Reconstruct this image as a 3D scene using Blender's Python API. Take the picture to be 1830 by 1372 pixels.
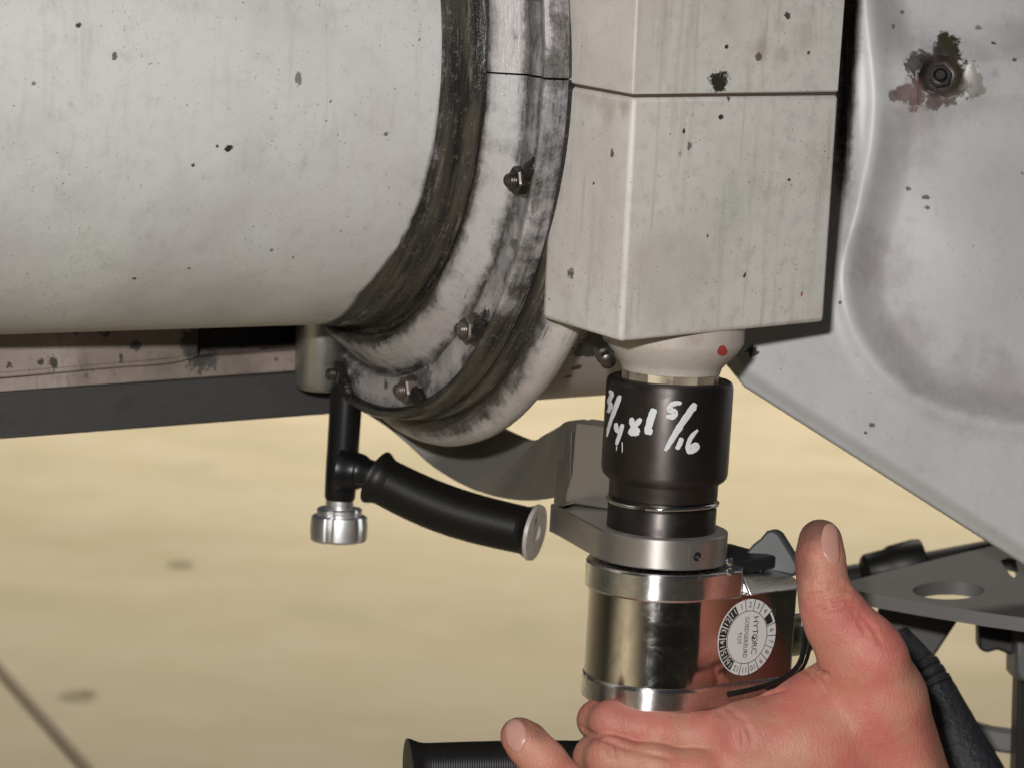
import bpy, bmesh, math, random
import numpy as np
from mathutils import Vector, Matrix

random.seed(7); rng = np.random.default_rng(7)
for o in list(bpy.data.objects): bpy.data.objects.remove(o)
sc = bpy.context.scene
C = sc.collection

# ------------------------------------------------------------------ camera
W, H, F = 1830, 1372, 5000.0
PITCH, ROLL, HC = math.radians(11.0), math.radians(3.2), 1.0
CAM = np.array([0, 0, HC])
FW = np.array([0, math.cos(PITCH), -math.sin(PITCH)])
_r0 = np.array([1.0, 0, 0]); _u0 = np.cross(_r0, FW)
RT = _r0 * math.cos(ROLL) + _u0 * math.sin(ROLL)
UP = np.cross(RT, FW)
ZZ = np.array([0, 0, 1.0])

def P(px, py, d):
    """a place in the workshop: seen at photo pixel (px,py), d metres in front of the camera"""
    return CAM + FW * d + RT * ((px - W / 2) * d / F) - UP * ((py - H / 2) * d / F)
def ray(px, py):
    r = FW + RT * ((px - W / 2) / F) - UP * ((py - H / 2) / F)
    return r / np.linalg.norm(r)
def on_z(px, py, z):
    r = ray(px, py); return CAM + r * ((z - HC) / r[2])
def proj(p):
    p = np.asarray(p, float) - CAM; d = p @ FW
    return W / 2 + F * (p @ RT) / d, H / 2 - F * (p @ UP) / d, d
def unit(v): v = np.asarray(v, float); return v / np.linalg.norm(v)

tilt = math.radians(3.5); T_UP = unit(ZZ * math.cos(tilt) + np.array([0, 1, 0]) * math.sin(tilt))      # axis of the wrench and socket
cd = bpy.data.cameras.new('camera'); cam = bpy.data.objects.new('camera', cd); C.objects.link(cam)
cd.sensor_width = 36.0; cd.lens = 36.0 * F / W; cd.clip_start = 0.02; cd.clip_end = 200
Mx = Matrix.Identity(4)
for i in range(3):
    Mx[i][0], Mx[i][1], Mx[i][2], Mx[i][3] = RT[i], UP[i], -FW[i], CAM[i]
cam.matrix_world = Mx
cd.dof.use_dof = True; cd.dof.focus_distance = 1.24; cd.dof.aperture_fstop = 14
sc.camera = cam

# ------------------------------------------------------------------ light
w = bpy.data.worlds.new('World'); sc.world = w; w.use_nodes = True
w.node_tree.nodes['Background'].inputs[0].default_value = (0.80, 0.88, 1.0, 1)
w.node_tree.nodes['Background'].inputs[1].default_value = 0.025

def area(name, loc, target, sx, sy, power, col):
    l = bpy.data.lights.new(name, 'AREA'); l.shape = 'RECTANGLE'; l.size = sx; l.size_y = sy; l.energy = power; l.color = col
    o = bpy.data.objects.new(name, l); C.objects.link(o); o.location = Vector(loc)
    o.rotation_euler = (Vector(target) - Vector(loc)).to_track_quat('-Z', 'Y').to_euler()
    return o
# the camera's flash, up and to the left of the lens
fl = CAM + RT * -0.10 + UP * 0.13 + FW * -0.02
area('flash', fl, P(900, 620, 1.25), 0.055, 0.035, 13.0, (1.0, 0.975, 0.95))
# lamps of the workshop hall, over the floor beyond the vehicle
for hx, hy, hp in ((0.5, 4.8, 58), (-2.2, 5.6, 42), (3.2, 7.5, 29), (0.2, 9.5, 40)):
    area('hall_or_added_lamp', (hx, hy, 3.6), (hx, hy, 0), 1.6, 0.8, hp, (1.0, 0.92, 0.79)).data.spread = math.radians(110)
area('hall_or_added_lamp', (-2.5, -1.0, 3.2), (-2.5, -1.0, 0), 1.2, 0.8, 34, (1.0, 0.95, 0.86)).data.spread = math.radians(66)  # added lamp behind the camera, lights floor for the steel to reflect
vs = sc.view_settings; vs.view_transform = 'Standard'; vs.look = 'None'; vs.gamma = 1; vs.exposure = 0.22
vs.use_curve_mapping = False

# ------------------------------------------------------------------ materials
def new_mat(name):
    m = bpy.data.materials.new(name); m.use_nodes = True
    nt = m.node_tree; b = nt.nodes['Principled BSDF']
    return m, nt, b
class G:
    """tiny node-graph helper"""
    def __init__(s, nt): s.nt = nt
    def n(s, t, **k):
        x = s.nt.nodes.new(t)
        for a, b in k.items(): setattr(x, a, b)
        return x
    def l(s, a, b): s.nt.links.new(a, b)
    def put(s, sock, v):
        if hasattr(v, 'links'): s.l(v, sock)
        else: sock.default_value = v
    def math(s, op, a, b=0.0, clamp=False):
        x = s.n('ShaderNodeMath', operation=op, use_clamp=clamp); s.put(x.inputs[0], a); s.put(x.inputs[1], b); return x.outputs[0]
    def vmath(s, op, a, b):
        x = s.n('ShaderNodeVectorMath', operation=op); s.put(x.inputs[0], a); s.put(x.inputs[1], b)
        return x.outputs['Value'] if op in ('DISTANCE', 'LENGTH', 'DOT_PRODUCT') else x.outputs[0]
    def noise(s, vec, scale, detail=3, rough=0.55, dist=0.0):
        x = s.n('ShaderNodeTexNoise'); s.put(x.inputs['Vector'], vec); x.inputs['Scale'].default_value = scale
        x.inputs['Detail'].default_value = detail; x.inputs['Roughness'].default_value = rough; x.inputs['Distortion'].default_value = dist
        return x.outputs['Fac']
    def voro(s, vec, scale, rnd=1.0):
        x = s.n('ShaderNodeTexVoronoi'); s.put(x.inputs['Vector'], vec); x.inputs['Scale'].default_value = scale
        x.inputs['Randomness'].default_value = rnd
        return x.outputs['Distance'], x.outputs['Color']
    def step(s, v, lo, hi):
        x = s.n('ShaderNodeMapRange', interpolation_type='SMOOTHSTEP'); s.put(x.inputs[0], v)
        x.inputs[1].default_value = lo; x.inputs[2].default_value = hi; return x.outputs[0]
    def mix(s, f, a, b):
        x = s.n('ShaderNodeMix', data_type='RGBA'); s.put(x.inputs[0], f)
        s.put(x.inputs[6], a if hasattr(a, 'links') else (*a, 1)); s.put(x.inputs[7], b if hasattr(b, 'links') else (*b, 1)); return x.outputs[2]
    def mapv(s, vec, scale=(1, 1, 1), rot=(0, 0, 0)):
        x = s.n('ShaderNodeMapping'); s.put(x.inputs[0], vec); x.inputs['Scale'].default_value = scale; x.inputs['Rotation'].default_value = rot; return x.outputs[0]
    def bump(s, hgt, strength, dist):
        x = s.n('ShaderNodeBump'); x.inputs['Strength'].default_value = strength; x.inputs['Distance'].default_value = dist; s.put(x.inputs['Height'], hgt)
        return x.outputs[0]

def wpos(g): return g.n('ShaderNodeNewGeometry').outputs['Position']

def paint(name, col, speck=0.5, cloud=0.10, rough=0.42, spots=(), tint=(0.42, 0.36, 0.33), grease_attr=False, streak=None, lines=0.45, sbump=0.55, film_shade=0.85, chips=0.0, spec=0.5, tint2=(0.36, 0.33, 0.30), tint3=(0.46, 0.40, 0.40)):
    """old white machine paint: faint clouds of dirt, pin-head specks, and stains and painted shade patches listed as (place, radius, strength, colour)"""
    m, nt, b = new_mat(name); g = G(nt); pos = wpos(g)
    big = g.noise(pos, 14, 4, 0.6)
    c = g.mix(g.math('MULTIPLY', g.step(big, 0.40, 0.72), cloud * 4, True), col, tint)
    fine = g.noise(pos, 160, 4, 0.6)
    c = g.mix(g.math('MULTIPLY', g.step(fine, 0.45, 0.8), cloud * 2.2, True), c, tuple(x * 0.62 for x in col))
    # specks: voronoi cells, only some of them carry a speck, the speck's size varies
    dirt = None
    for sc_, r, dens in ((190, 0.13, 0.30), (430, 0.17, 0.40), (800, 0.22, 0.35), (80, 0.07, 0.20)):
        wob = g.vmath('ADD', pos, (0, 0, 0))
        nz = g.n('ShaderNodeTexNoise'); g.put(nz.inputs['Vector'], pos); nz.inputs['Scale'].default_value = sc_ * 3.0
        off = g.vmath('SCALE', nz.outputs['Color'], (0, 0, 0)); off.node.inputs['Scale'].default_value = 0.5 / sc_
        wob = g.vmath('ADD', pos, off)
        d, colr = g.voro(wob, sc_)
        sep = g.n('ShaderNodeSeparateColor'); g.l(colr, sep.inputs[0])
        lim = g.math('MULTIPLY', g.math('POWER', sep.outputs[0], 1.4), r)
        on = g.math('LESS_THAN', sep.outputs[1], dens * speck)
        k = g.math('MULTIPLY', g.math('LESS_THAN', d, lim), on)
        dirt = k if dirt is None else g.math('MAXIMUM', dirt, k)
    clus = g.step(g.noise(pos, 22, 3, 0.6), 0.40, 0.62)
    dirt = g.math('MULTIPLY', dirt, g.math('ADD', g.math('MULTIPLY', clus, 0.6), 0.4))
    runs = g.noise(g.mapv(pos, (150, 150, 9)), 1.0, 4, 0.65)
    c = g.mix(g.math('MULTIPLY', g.step(runs, 0.52, 0.78), cloud * 3.0, True), c, tint2)
    pat = g.noise(pos, 7, 3, 0.5)
    c = g.mix(g.math('MULTIPLY', g.step(pat, 0.45, 0.62), cloud * 3.0, True), c, tint3)
    scr = g.step(g.noise(g.mapv(pos, (500, 500, 70), (0.5, 0.3, 0)), 1.0, 3, 0.7, 1.2), 0.71, 0.74)
    c = g.mix(g.math('MULTIPLY', scr, speck * 0.25, True), c, (0.16, 0.14, 0.13))
    c = g.mix(g.math('MULTIPLY', dirt, 0.8), c, (0.06, 0.055, 0.05))
    rgh = rough
    if chips:
        ch = g.step(g.noise(pos, 55, 6, 0.7), 0.66 - chips, 0.69 - chips)
        c = g.mix(ch, c, (0.05, 0.045, 0.04))
    for place, rad, stren, scol in spots:
        sq = rng.uniform(0.45, 1.0, 3); sq = sq / sq.max()
        d = g.vmath('LENGTH', g.vmath('MULTIPLY', g.vmath('SUBTRACT', pos, tuple(place)), tuple(float(v) for v in 1.0 + 1.2 * (1 - sq))), (0, 0, 0))
        nn = g.noise(pos, 1.1 / rad, 6, 0.78)
        k = g.math('ADD', g.math('DIVIDE', d, rad), g.math('MULTIPLY', g.math('SUBTRACT', nn, 0.5), 3.2))
        stren = min(1.0, stren + 0.15) if stren > 0.5 else stren
        k = g.math('MULTIPLY', g.step(k, 1.0, 0.75) if stren > 0.5 else g.step(k, 1.35, 0.0), stren)
        c = g.mix(k, c, scol)
    if streak:   # scuffed grease in long strokes and a grey shading film, where the attribute says
        at = g.n('ShaderNodeAttribute', attribute_name='grease').outputs['Fac']
        uv = g.n('ShaderNodeUVMap').outputs[0]
        s1 = g.noise(g.mapv(uv, streak[0]), 1.0, 6, 0.62, 0.3)
        s2 = g.noise(g.mapv(uv, streak[1]), 1.0, 4, 0.6)
        blot = g.noise(pos, 85, 7, 0.74)
        k = g.math('ADD', at, g.math('MULTIPLY', g.math('SUBTRACT', g.math('ADD', g.math('MULTIPLY', s1, 0.38), g.math('MULTIPLY', blot, 0.62)), 0.5), 2.3))
        k = g.math('MULTIPLY', g.step(k, 0.34, 0.74), 0.97)
        gcol = g.mix(g.step(s2, 0.36, 0.66), (0.010, 0.010, 0.0095), (0.070, 0.060, 0.045))
        gcol = g.mix(g.math('MULTIPLY', g.step(g.noise(g.mapv(uv, (30, 320, 1)), 1.0, 6, 0.75), 0.56, 0.68), 0.7), gcol, (0.19, 0.165, 0.13))
        gcol = g.mix(g.math('MULTIPLY', g.step(g.noise(pos, 300, 4, 0.7), 0.58, 0.66), 0.5), gcol, (0.14, 0.125, 0.10))
        sp = g.step(g.noise(pos, 900, 2), 0.70, 0.74)
        gcol = g.mix(g.math('MULTIPLY', sp, 0.5), gcol, (0.35, 0.33, 0.30))
        # thin crack-like strokes everywhere on the ring
        ln = g.step(g.noise(g.mapv(uv, streak[2]), 1.0, 4, 0.7, 0.6), 0.63, 0.70)
        lon = g.math('MULTIPLY', ln, g.math('ADD', g.math('MULTIPLY', at, 0.8), lines, True))
        c = g.mix(g.math('MULTIPLY', g.step(g.math('ADD', at, g.math('MULTIPLY', g.math('SUBTRACT', blot, 0.5), 1.1)), 0.05, 0.5), film_shade), c, (0.17, 0.163, 0.165))  # grey film: grime plus the collar roll's shading put into the colour
        c = g.mix(lon, c, (0.05, 0.046, 0.042))
        c = g.mix(k, c, gcol)
        mr = g.n('ShaderNodeMix', data_type='FLOAT'); g.l(k, mr.inputs[0]); mr.inputs[2].default_value = rough; mr.inputs[3].default_value = 0.27
        rgh = mr.outputs[0]
        hgt = g.math('MULTIPLY', g.math('ADD', g.math('MULTIPLY', s1, 0.8), 0.4), k) if sbump < 0.5 else g.math('ADD', g.math('MULTIPLY', s1, 0.6), g.math('ADD', g.math('MULTIPLY', k, 0.5), g.math('MULTIPLY', g.noise(pos, 420, 4, 0.7), 0.35)))
        g.l(g.bump(hgt, max(sbump, 0.3), 0.0016), b.inputs['Normal'])
    else:
        hgt = g.math('ADD', g.math('MULTIPLY', g.noise(pos, 240, 3), 0.5), g.math('MULTIPLY', dirt, 0.6))
        g.l(g.bump(hgt, 0.25, 0.0006), b.inputs['Normal'])
    g.put(b.inputs['Base Color'], c); g.put(b.inputs['Roughness'], rgh)
    b.inputs['Specular IOR Level'].default_value = spec
    return m

def metal(name, col, rough=0.3, metallic=1.0, brushed=0.0, grain=0.0, dirt=0.0, mott=0.12, bscale=(900, 900, 8), aniso=0.0, smear=0.0):
    m, nt, b = new_mat(name); g = G(nt); pos = wpos(g)
    n1 = g.noise(pos, 90, 4, 0.6)
    c = g.mix(g.math('MULTIPLY', n1, mott * 2, True), col, tuple(x * 0.55 for x in col))
    if dirt:
        c = g.mix(g.math('MULTIPLY', g.step(g.noise(pos, 70, 6, 0.7), 0.56, 0.66), dirt), c, (0.04, 0.035, 0.03))
    g.put(b.inputs['Base Color'], c)
    b.inputs['Metallic'].default_value = metallic
    r = g.math('ADD', g.math('MULTIPLY', g.math('SUBTRACT', g.noise(pos, 130, 4), 0.5), 0.18), rough, True); g.put(b.inputs['Roughness'], r)
    if smear:        # fingerprints and dried oil: patches where the shine is duller
        sm_ = g.step(g.noise(pos, 65, 5, 0.7, 0.8), 0.48, 0.66); sc2 = g.step(g.noise(g.mapv(pos, (700, 700, 40), (0.4, 0.2, 0.3)), 1.0, 3, 0.7), 0.66, 0.70)
        r = g.math('ADD', r, g.math('ADD', g.math('MULTIPLY', sm_, smear), g.math('MULTIPLY', sc2, smear)), True); g.put(b.inputs['Roughness'], r)
    if aniso:        # turned on a lathe: the shine stretches along the tool's axis
        b.inputs['Anisotropic'].default_value = aniso
        cx = g.n('ShaderNodeCombineXYZ')
        for i in range(3): cx.inputs[i].default_value = float(T_UP[i])
        g.l(cx.outputs[0], b.inputs['Tangent'])
    if brushed or grain:
        h = g.noise(g.mapv(pos, bscale), 1.0, 2) if brushed else g.noise(pos, 1800, 2)
        g.l(g.bump(h, 1.0 if brushed else 0.5, brushed or grain), b.inputs['Normal'])
    return m

def plain(name, col, rough=0.5, metallic=0.0, spec=0.5, bump=0.0, bscale=500, var=0.15):
    m, nt, b = new_mat(name); g = G(nt); pos = wpos(g)
    c = g.mix(g.math('MULTIPLY', g.noise(pos, 80, 4, 0.6), var * 2, True), col, tuple(x * 0.6 for x in col))
    g.put(b.inputs['Base Color'], c); b.inputs['Roughness'].default_value = rough; b.inputs['Metallic'].default_value = metallic
    b.inputs['Specular IOR Level'].default_value = spec
    if bump: g.l(g.bump(g.noise(pos, bscale, 3), 0.5, bump), b.inputs['Normal'])
    return m

# ------------------------------------------------------------------ builders
def set_sharp(me, ang=35):
    for p in me.polygons: p.use_smooth = True
    me.set_sharp_from_angle(angle=math.radians(ang))

def mesh(name, verts, faces, mat, parent=None, sharp=35, uv=None, bevel=0.0, bseg=2, attr=None, fix=True):
    me = bpy.data.meshes.new(name)
    me.from_pydata([tuple(map(float, v)) for v in verts], [], [tuple(int(i) for i in f) for f in faces])
    if attr is not None:
        a = me.attributes.new('grease', 'FLOAT', 'POINT'); a.data.foreach_set('value', np.asarray(attr, np.float32))
    if uv is not None:
        l = me.uv_layers.new(name='UVMap')
        for lp in me.loops: l.data[lp.index].uv = uv[lp.vertex_index]
    if fix:
        bm = bmesh.new(); bm.from_mesh(me); bmesh.ops.recalc_face_normals(bm, faces=bm.faces); bm.to_mesh(me); bm.free()
    set_sharp(me, sharp)
    me.materials.append(mat)
    o = bpy.data.objects.new(name, me); C.objects.link(o)
    if parent is not None: put_child(o, parent)
    if bevel:
        b = o.modifiers.new('bevel', 'BEVEL'); b.width = bevel; b.segments = bseg; b.limit_method = 'ANGLE'; b.angle_limit = math.radians(40); b.harden_normals = False
    return o
def put_child(o, parent):
    o.parent = parent; o.matrix_parent_inverse = parent.matrix_world.inverted() if parent.type == 'EMPTY' else Matrix.Identity(4)
def thing(name, label, cat, loc, group=None):
    o = bpy.data.objects.new(name, None); C.objects.link(o); o.empty_display_size = 0.02
    o.location = Vector(loc); o.matrix_world = Matrix.Translation(Vector(loc))
    return tag(o, label, cat, group)
def tag(o, label, cat, group=None):
    o['label'] = label; o['category'] = cat
    if group: o['group'] = group
    return o

def frame(axis, hint):
    ez = unit(axis); ex = unit(np.asarray(hint) - ez * (np.asarray(hint) @ ez)); ey = np.cross(ez, ex)
    return ex, ey, ez

def lathe(name, prof, org, fr, mat, parent=None, n=72, a0=0.0, a1=None, sharp=35, attr=None, closed=False, uvs=1.0, bevel=0.0, shape=None):
    """prof: (radius, height) pairs; shape(angle) scales the radius (for hex, 12 point and so on)"""
    ex, ey, ez = fr; full = a1 is None
    if full: a1 = a0 + 2 * math.pi
    m = n if full else n + 1
    V, U, A = [], [], []
    L = [0.0]
    for (r0, z0), (r1, z1) in zip(prof[:-1], prof[1:]): L.append(L[-1] + math.hypot(r1 - r0, z1 - z0))
    for j in range(m):
        t = a0 + (a1 - a0) * j / n; k = shape(t) if shape else 1.0
        cs = ex * math.cos(t) + ey * math.sin(t)
        for i, (r, z) in enumerate(prof):
            V.append(org + cs * (r * k) + ez * z); U.append(((t - a0) * 0.15 * uvs, L[i] * uvs))
            if attr: A.append(attr[i] if not callable(attr) else attr(i, t))
    k = len(prof); Fc = []
    rr = range(n) if full else range(n)
    for j in rr:
        j2 = (j + 1) % m
        for i in range(k - 1):
            Fc.append((j * k + i, j2 * k + i, j2 * k + i + 1, j * k + i + 1))
        if closed: Fc.append((j * k + k - 1, j2 * k + k - 1, j2 * k, j * k))
    if not full and closed:
        Fc.append(tuple(range(k))); Fc.append(tuple((m - 1) * k + i for i in range(k))[::-1])
    # caps where the profile starts or ends off the axis
    if full and not closed:
        if prof[0][0] > 1e-6: Fc.append(tuple(j * k for j in range(m))[::-1])
        if prof[-1][0] > 1e-6: Fc.append(tuple(j * k + k - 1 for j in range(m)))
    return mesh(name, V, Fc, mat, parent, sharp, uv=U, attr=A if attr else None, bevel=bevel)

def tube(name, pts, radii, mat, parent=None, n=20, sub=0, sharp=60, squash=None):
    pts = [np.asarray(p, float) for p in pts]; radii = list(radii) if hasattr(radii, '__len__') else [radii] * len(pts)
    if sub:   # Catmull-Rom
        q, rr = [], []
        for i in range(len(pts) - 1):
            p0, p1, p2, p3 = pts[max(i - 1, 0)], pts[i], pts[i + 1], pts[min(i + 2, len(pts) - 1)]
            for k in range(sub):
                t = k / sub
                q.append(0.5 * ((2 * p1) + (-p0 + p2) * t + (2 * p0 - 5 * p1 + 4 * p2 - p3) * t * t + (-p0 + 3 * p1 - 3 * p2 + p3) * t ** 3))
                rr.append(radii[i] + (radii[i + 1] - radii[i]) * (t * t * (3 - 2 * t)))
        q.append(pts[-1]); rr.append(radii[-1]); pts, radii = q, rr
    V, Fc = [], []
    tan = unit(pts[1] - pts[0]); ref = unit(np.cross(tan, [0.3, 0.9, 0.31]))
    for i, p in enumerate(pts):
        t2 = unit(pts[min(i + 1, len(pts) - 1)] - pts[max(i - 1, 0)])
        ref = unit(ref - t2 * (ref @ t2)); b2 = np.cross(t2, ref)
        for j in range(n):
            a = 2 * math.pi * j / n; V.append(p + (ref * math.cos(a) + b2 * math.sin(a)) * radii[i])
    for i in range(len(pts) - 1):
        for j in range(n):
            j2 = (j + 1) % n; Fc.append((i * n + j, i * n + j2, (i + 1) * n + j2, (i + 1) * n + j))
    Fc.append(tuple(range(n))[::-1]); Fc.append(tuple((len(pts) - 1) * n + j for j in range(n)))
    return mesh(name, V, Fc, mat, parent, sharp)

def prism(name, loop, ext, mat, parent=None, bevel=0.0, bseg=2, sharp=35, loop2=None):
    """loop of 3-D points pushed along the vector ext (or joined to loop2)"""
    n = len(loop); V = [np.asarray(p, float) for p in loop]
    V += [np.asarray(p, float) for p in loop2] if loop2 is not None else [v + np.asarray(ext, float) for v in V[:n]]
    Fc = [tuple(range(n)), tuple(range(n, 2 * n))[::-1]] + [(i, n + i, n + (i + 1) % n, (i + 1) % n) for i in range(n)]
    return mesh(name, V, Fc, mat, parent, sharp, bevel=bevel, bseg=bseg)

def flat_curve(name, loops, org, ex, ey, thick, mat, parent=None, bevel=0.0):
    """flat plate cut out by loops of 2-D points (inner loops are holes), standing in the frame org, ex, ey"""
    cu = bpy.data.curves.new(name, 'CURVE'); cu.dimensions = '2D'; cu.fill_mode = 'BOTH'; cu.extrude = thick / 2
    for lp in loops:
        s = cu.splines.new('POLY'); s.points.add(len(lp) - 1)
        for p, (x, y) in zip(s.points, lp): p.co = (x, y, 0, 1)
        s.use_cyclic_u = True
    return curve_mesh(name, cu, org, ex, ey, mat, parent, bevel)
def curve_mesh(name, cu, org, ex, ey, mat, parent, bevel=0.0):
    t = bpy.data.objects.new('tmp', cu); C.objects.link(t)
    bpy.context.view_layer.update()
    me = bpy.data.meshes.new_from_object(t.evaluated_get(bpy.context.evaluated_depsgraph_get()))
    bpy.data.objects.remove(t); bpy.data.curves.remove(cu)
    ez = np.cross(ex, ey); M = Matrix.Identity(4)
    for i in range(3): M[i][0], M[i][1], M[i][2], M[i][3] = ex[i], ey[i], ez[i], org[i]
    me.transform(M); me.materials.clear(); me.materials.append(mat); set_sharp(me, 35); me.name = name
    o = bpy.data.objects.new(name, me); C.objects.link(o)
    if parent is not None: put_child(o, parent)
    if bevel:
        b = o.modifiers.new('bevel', 'BEVEL'); b.width = bevel; b.segments = 2; b.limit_method = 'ANGLE'
    return o
def text_mesh(name, body, size, org, ex, ey, mat, parent, sx=1.0):
    cu = bpy.data.curves.new(name, 'FONT'); cu.body = body; cu.size = size; cu.align_x = 'CENTER'; cu.align_y = 'CENTER'; cu.resolution_u = 3
    return curve_mesh(name, cu, org, np.asarray(ex) * sx, ey, mat, parent)

def circle2(cx, cy, rx, ry, n=40): return [(cx + rx * math.cos(2 * math.pi * i / n), cy + ry * math.sin(2 * math.pi * i / n)) for i in range(n)]

# ================================================================== THE FLOOR
m, nt, b = new_mat('floor_concrete'); g = G(nt); pos = wpos(g)
n1 = g.noise(g.mapv(pos, (0.9, 2.2, 1)), 1.6, 5, 0.6); n2 = g.noise(pos, 9, 4, 0.6); n3 = g.noise(pos, 60, 3)
c = g.mix(g.step(n1, 0.3, 0.72), (0.51, 0.44, 0.31), (0.42, 0.37, 0.245))
c = g.mix(g.math('MULTIPLY', g.step(n2, 0.35, 0.75), 0.35), c, (0.56, 0.49, 0.39))
c = g.mix(g.math('MULTIPLY', g.step(n3, 0.5, 0.8), 0.12), c, (0.25, 0.22, 0.15))
for (px, py), rr_ in (((135, 1243), 0.026), ((158, 1238), 0.012), ((322, 1010), 0.020), ((345, 832), 0.05)):
    q = on_z(px, py, 0.0); dq = g.vmath('SUBTRACT', pos, tuple(q)); dl = g.vmath('LENGTH', g.vmath('MULTIPLY', dq, (1, 0.8, 1)), (0, 0, 0))
    c = g.mix(g.math('MULTIPLY', g.step(g.math('ADD', g.math('DIVIDE', dl, rr_), g.math('MULTIPLY', g.math('SUBTRACT', n2, 0.5), 2.0)), 1.2, 0.5), 0.55 if rr_ < .04 else .12), c, (0.12, 0.10, 0.05))
g.put(b.inputs['Base Color'], c); b.inputs['Roughness'].default_value = 0.55
FLOOR_MAT = m
fo = mesh('floor', [(-40, -20, 0), (40, -20, 0), (40, 60, 0), (-40, 60, 0)], [(0, 1, 2, 3)], m); fo['kind'] = 'structure'
JO = plain('joint_filler', (0.22, 0.17, 0.12), 0.8)
q0, q1 = on_z(-260, 905, 0), on_z(330, 1575, 0); dq = unit(q1 - q0); nq = np.cross(dq, ZZ) * 0.006; up4 = ZZ * 0.004
jo = mesh('floor_joint', [q0 - nq + up4, q1 - nq + up4, q1 + nq + up4, q0 + nq + up4], [(0, 1, 2, 3)], JO); jo['kind'] = 'structure'

# ================================================================== AXLE HOUSING: tube, collar, hub
YAW = 0.4803
AX = np.array([math.cos(YAW), math.sin(YAW), 0]); AN = np.array([math.sin(YAW), -math.cos(YAW), 0])   # along the axle; towards the viewer
AC = P(762.8, 94.6, 1.211 + 0.1945 * math.cos(YAW))
AFR = (AN, ZZ, AX)      # AN x ZZ : angle 0 faces the viewer, 90 deg is up
if np.cross(AN, ZZ) @ AX < 0: pass
def ring_pt(s, r, deg): t = math.radians(deg); return AC + AX * s + AN * (r * math.cos(t)) + ZZ * (r * math.sin(t))

def on_axle(px, py, rad):
    r = ray(px, py); o = CAM - AC; rp = r - AX * (r @ AX); op = o - AX * (o @ AX)
    a, b_, c_ = rp @ rp, 2 * rp @ op, op @ op - rad * rad; t = (-b_ - math.sqrt(max(b_ * b_ - 4 * a * c_, 0))) / (2 * a); return CAM + r * t
axle = thing('axle_housing', 'large white painted axle tube ending in a greasy black-streaked bolted collar', 'axle housing', AC - ZZ * 0.2)
grey = (0.035, 0.032, 0.03)
TUBE = paint('tube_paint', (0.545, 0.55, 0.535), speck=1.6, cloud=0.13, rough=0.5, tint=(0.36, 0.36, 0.35), streak=((14, 520, 1), (9, 140, 1), (20, 900, 1)), lines=0.0, sbump=0.3,
             spots=[(on_axle(140, 46, 0.1326), 0.00136, .9, grey), (on_axle(205, 100, 0.1326), 0.00186, .7, grey), (on_axle(534, 143, 0.1326), 0.00279, .55, grey), (on_axle(408, 266, 0.1326), 0.00198, .95, (0.02, 0.02, 0.02)),
                    (on_axle(388, 262, 0.1326), 0.00099, .8, grey), (on_axle(345, 296, 0.1326), 0.00112, .8, grey), (on_axle(240, 498, 0.1326), 0.00136, .8, grey), (on_axle(338, 480, 0.1326), 0.00124, .7, (.2, .09, .08)),
                    (on_axle(485, 447, 0.1326), 0.00124, .6, grey), (on_axle(690, 240, 0.1326), 0.00136, .6, grey), (on_axle(60, 150, 0.1326), 0.00124, .6, grey)])
Rt = 0.1326
def tube_grease(i, t):
    s = TP[i][1]
    t = (t + math.pi) % (2 * math.pi) - math.pi; deg = math.degrees(t)
    edge = -0.0555 - 0.011 * max(0, min(1, (-deg - 12) / 40)) + 0.0012 * math.sin(t * 9) 
    return max(0.0, min(0.9, (s - edge) / 0.004 + 0.22)) if s > edge - 0.012 else 0.0
TP = [(Rt, -0.60)] + [(Rt, x) for x in np.arange(-0.085, -0.0535, 0.0015)]
lathe('tube', TP, AC, AFR, TUBE, axle, n=180, a0=math.pi, attr=tube_grease, uvs=1.0)

COLLAR = paint('collar_paint', (0.47, 0.46, 0.455), speck=0.8, cloud=0.20, rough=0.36, streak=((34, 300, 1), (16, 150, 1), (40, 600, 1)), lines=0.45, tint=(0.35, 0.31, 0.32),
               spots=[(ring_pt(-.026, .170, -12.5), 0.0104, .95, (.015, .014, .013)), (ring_pt(-.026, .172, -41.5), 0.0120, .95, (.015, .014, .013)),
                      (ring_pt(-.026, .168, -66), 0.0128, .9, (.015, .014, .013)), (ring_pt(-.026, .167, -97), 0.0144, .9, (.015, .014, .013)),
                      (ring_pt(-.026, .168, 17), .009, .95, (.015, .014, .013)),
                      (ring_pt(-.028, .170, -25), .0055, .85, (.045, .04, .022)), (ring_pt(-.027, .172, -31), .005, .8, (.06, .045, .025)),
                      (ring_pt(-.030, .150, -88), .008, .7, (.05, .05, .045)), (ring_pt(-.030, .150, -98), .010, .7, (.05, .05, .045)),
                      (ring_pt(-.026, .163, -81), .0025, .8, grey)])
# grease-packed fillet between the tube and the collar
GP = [(0.1332, -0.0555), (0.1338, -0.050), (0.1335, -0.044), (0.1345, -0.038), (0.1352, -0.0345), (0.131, -0.033)]
def fillet_grease(i, t): return (0.70, 0.92, 1.0, 0.98, 1.1, 1.1)[i] - (0.12 if -100 < math.degrees((t + math.pi) % (2 * math.pi) - math.pi) < -70 and i < 2 else 0)
lathe('grease_ring', GP, AC, AFR, COLLAR, axle, n=180, a0=math.pi, attr=fillet_grease)
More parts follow.
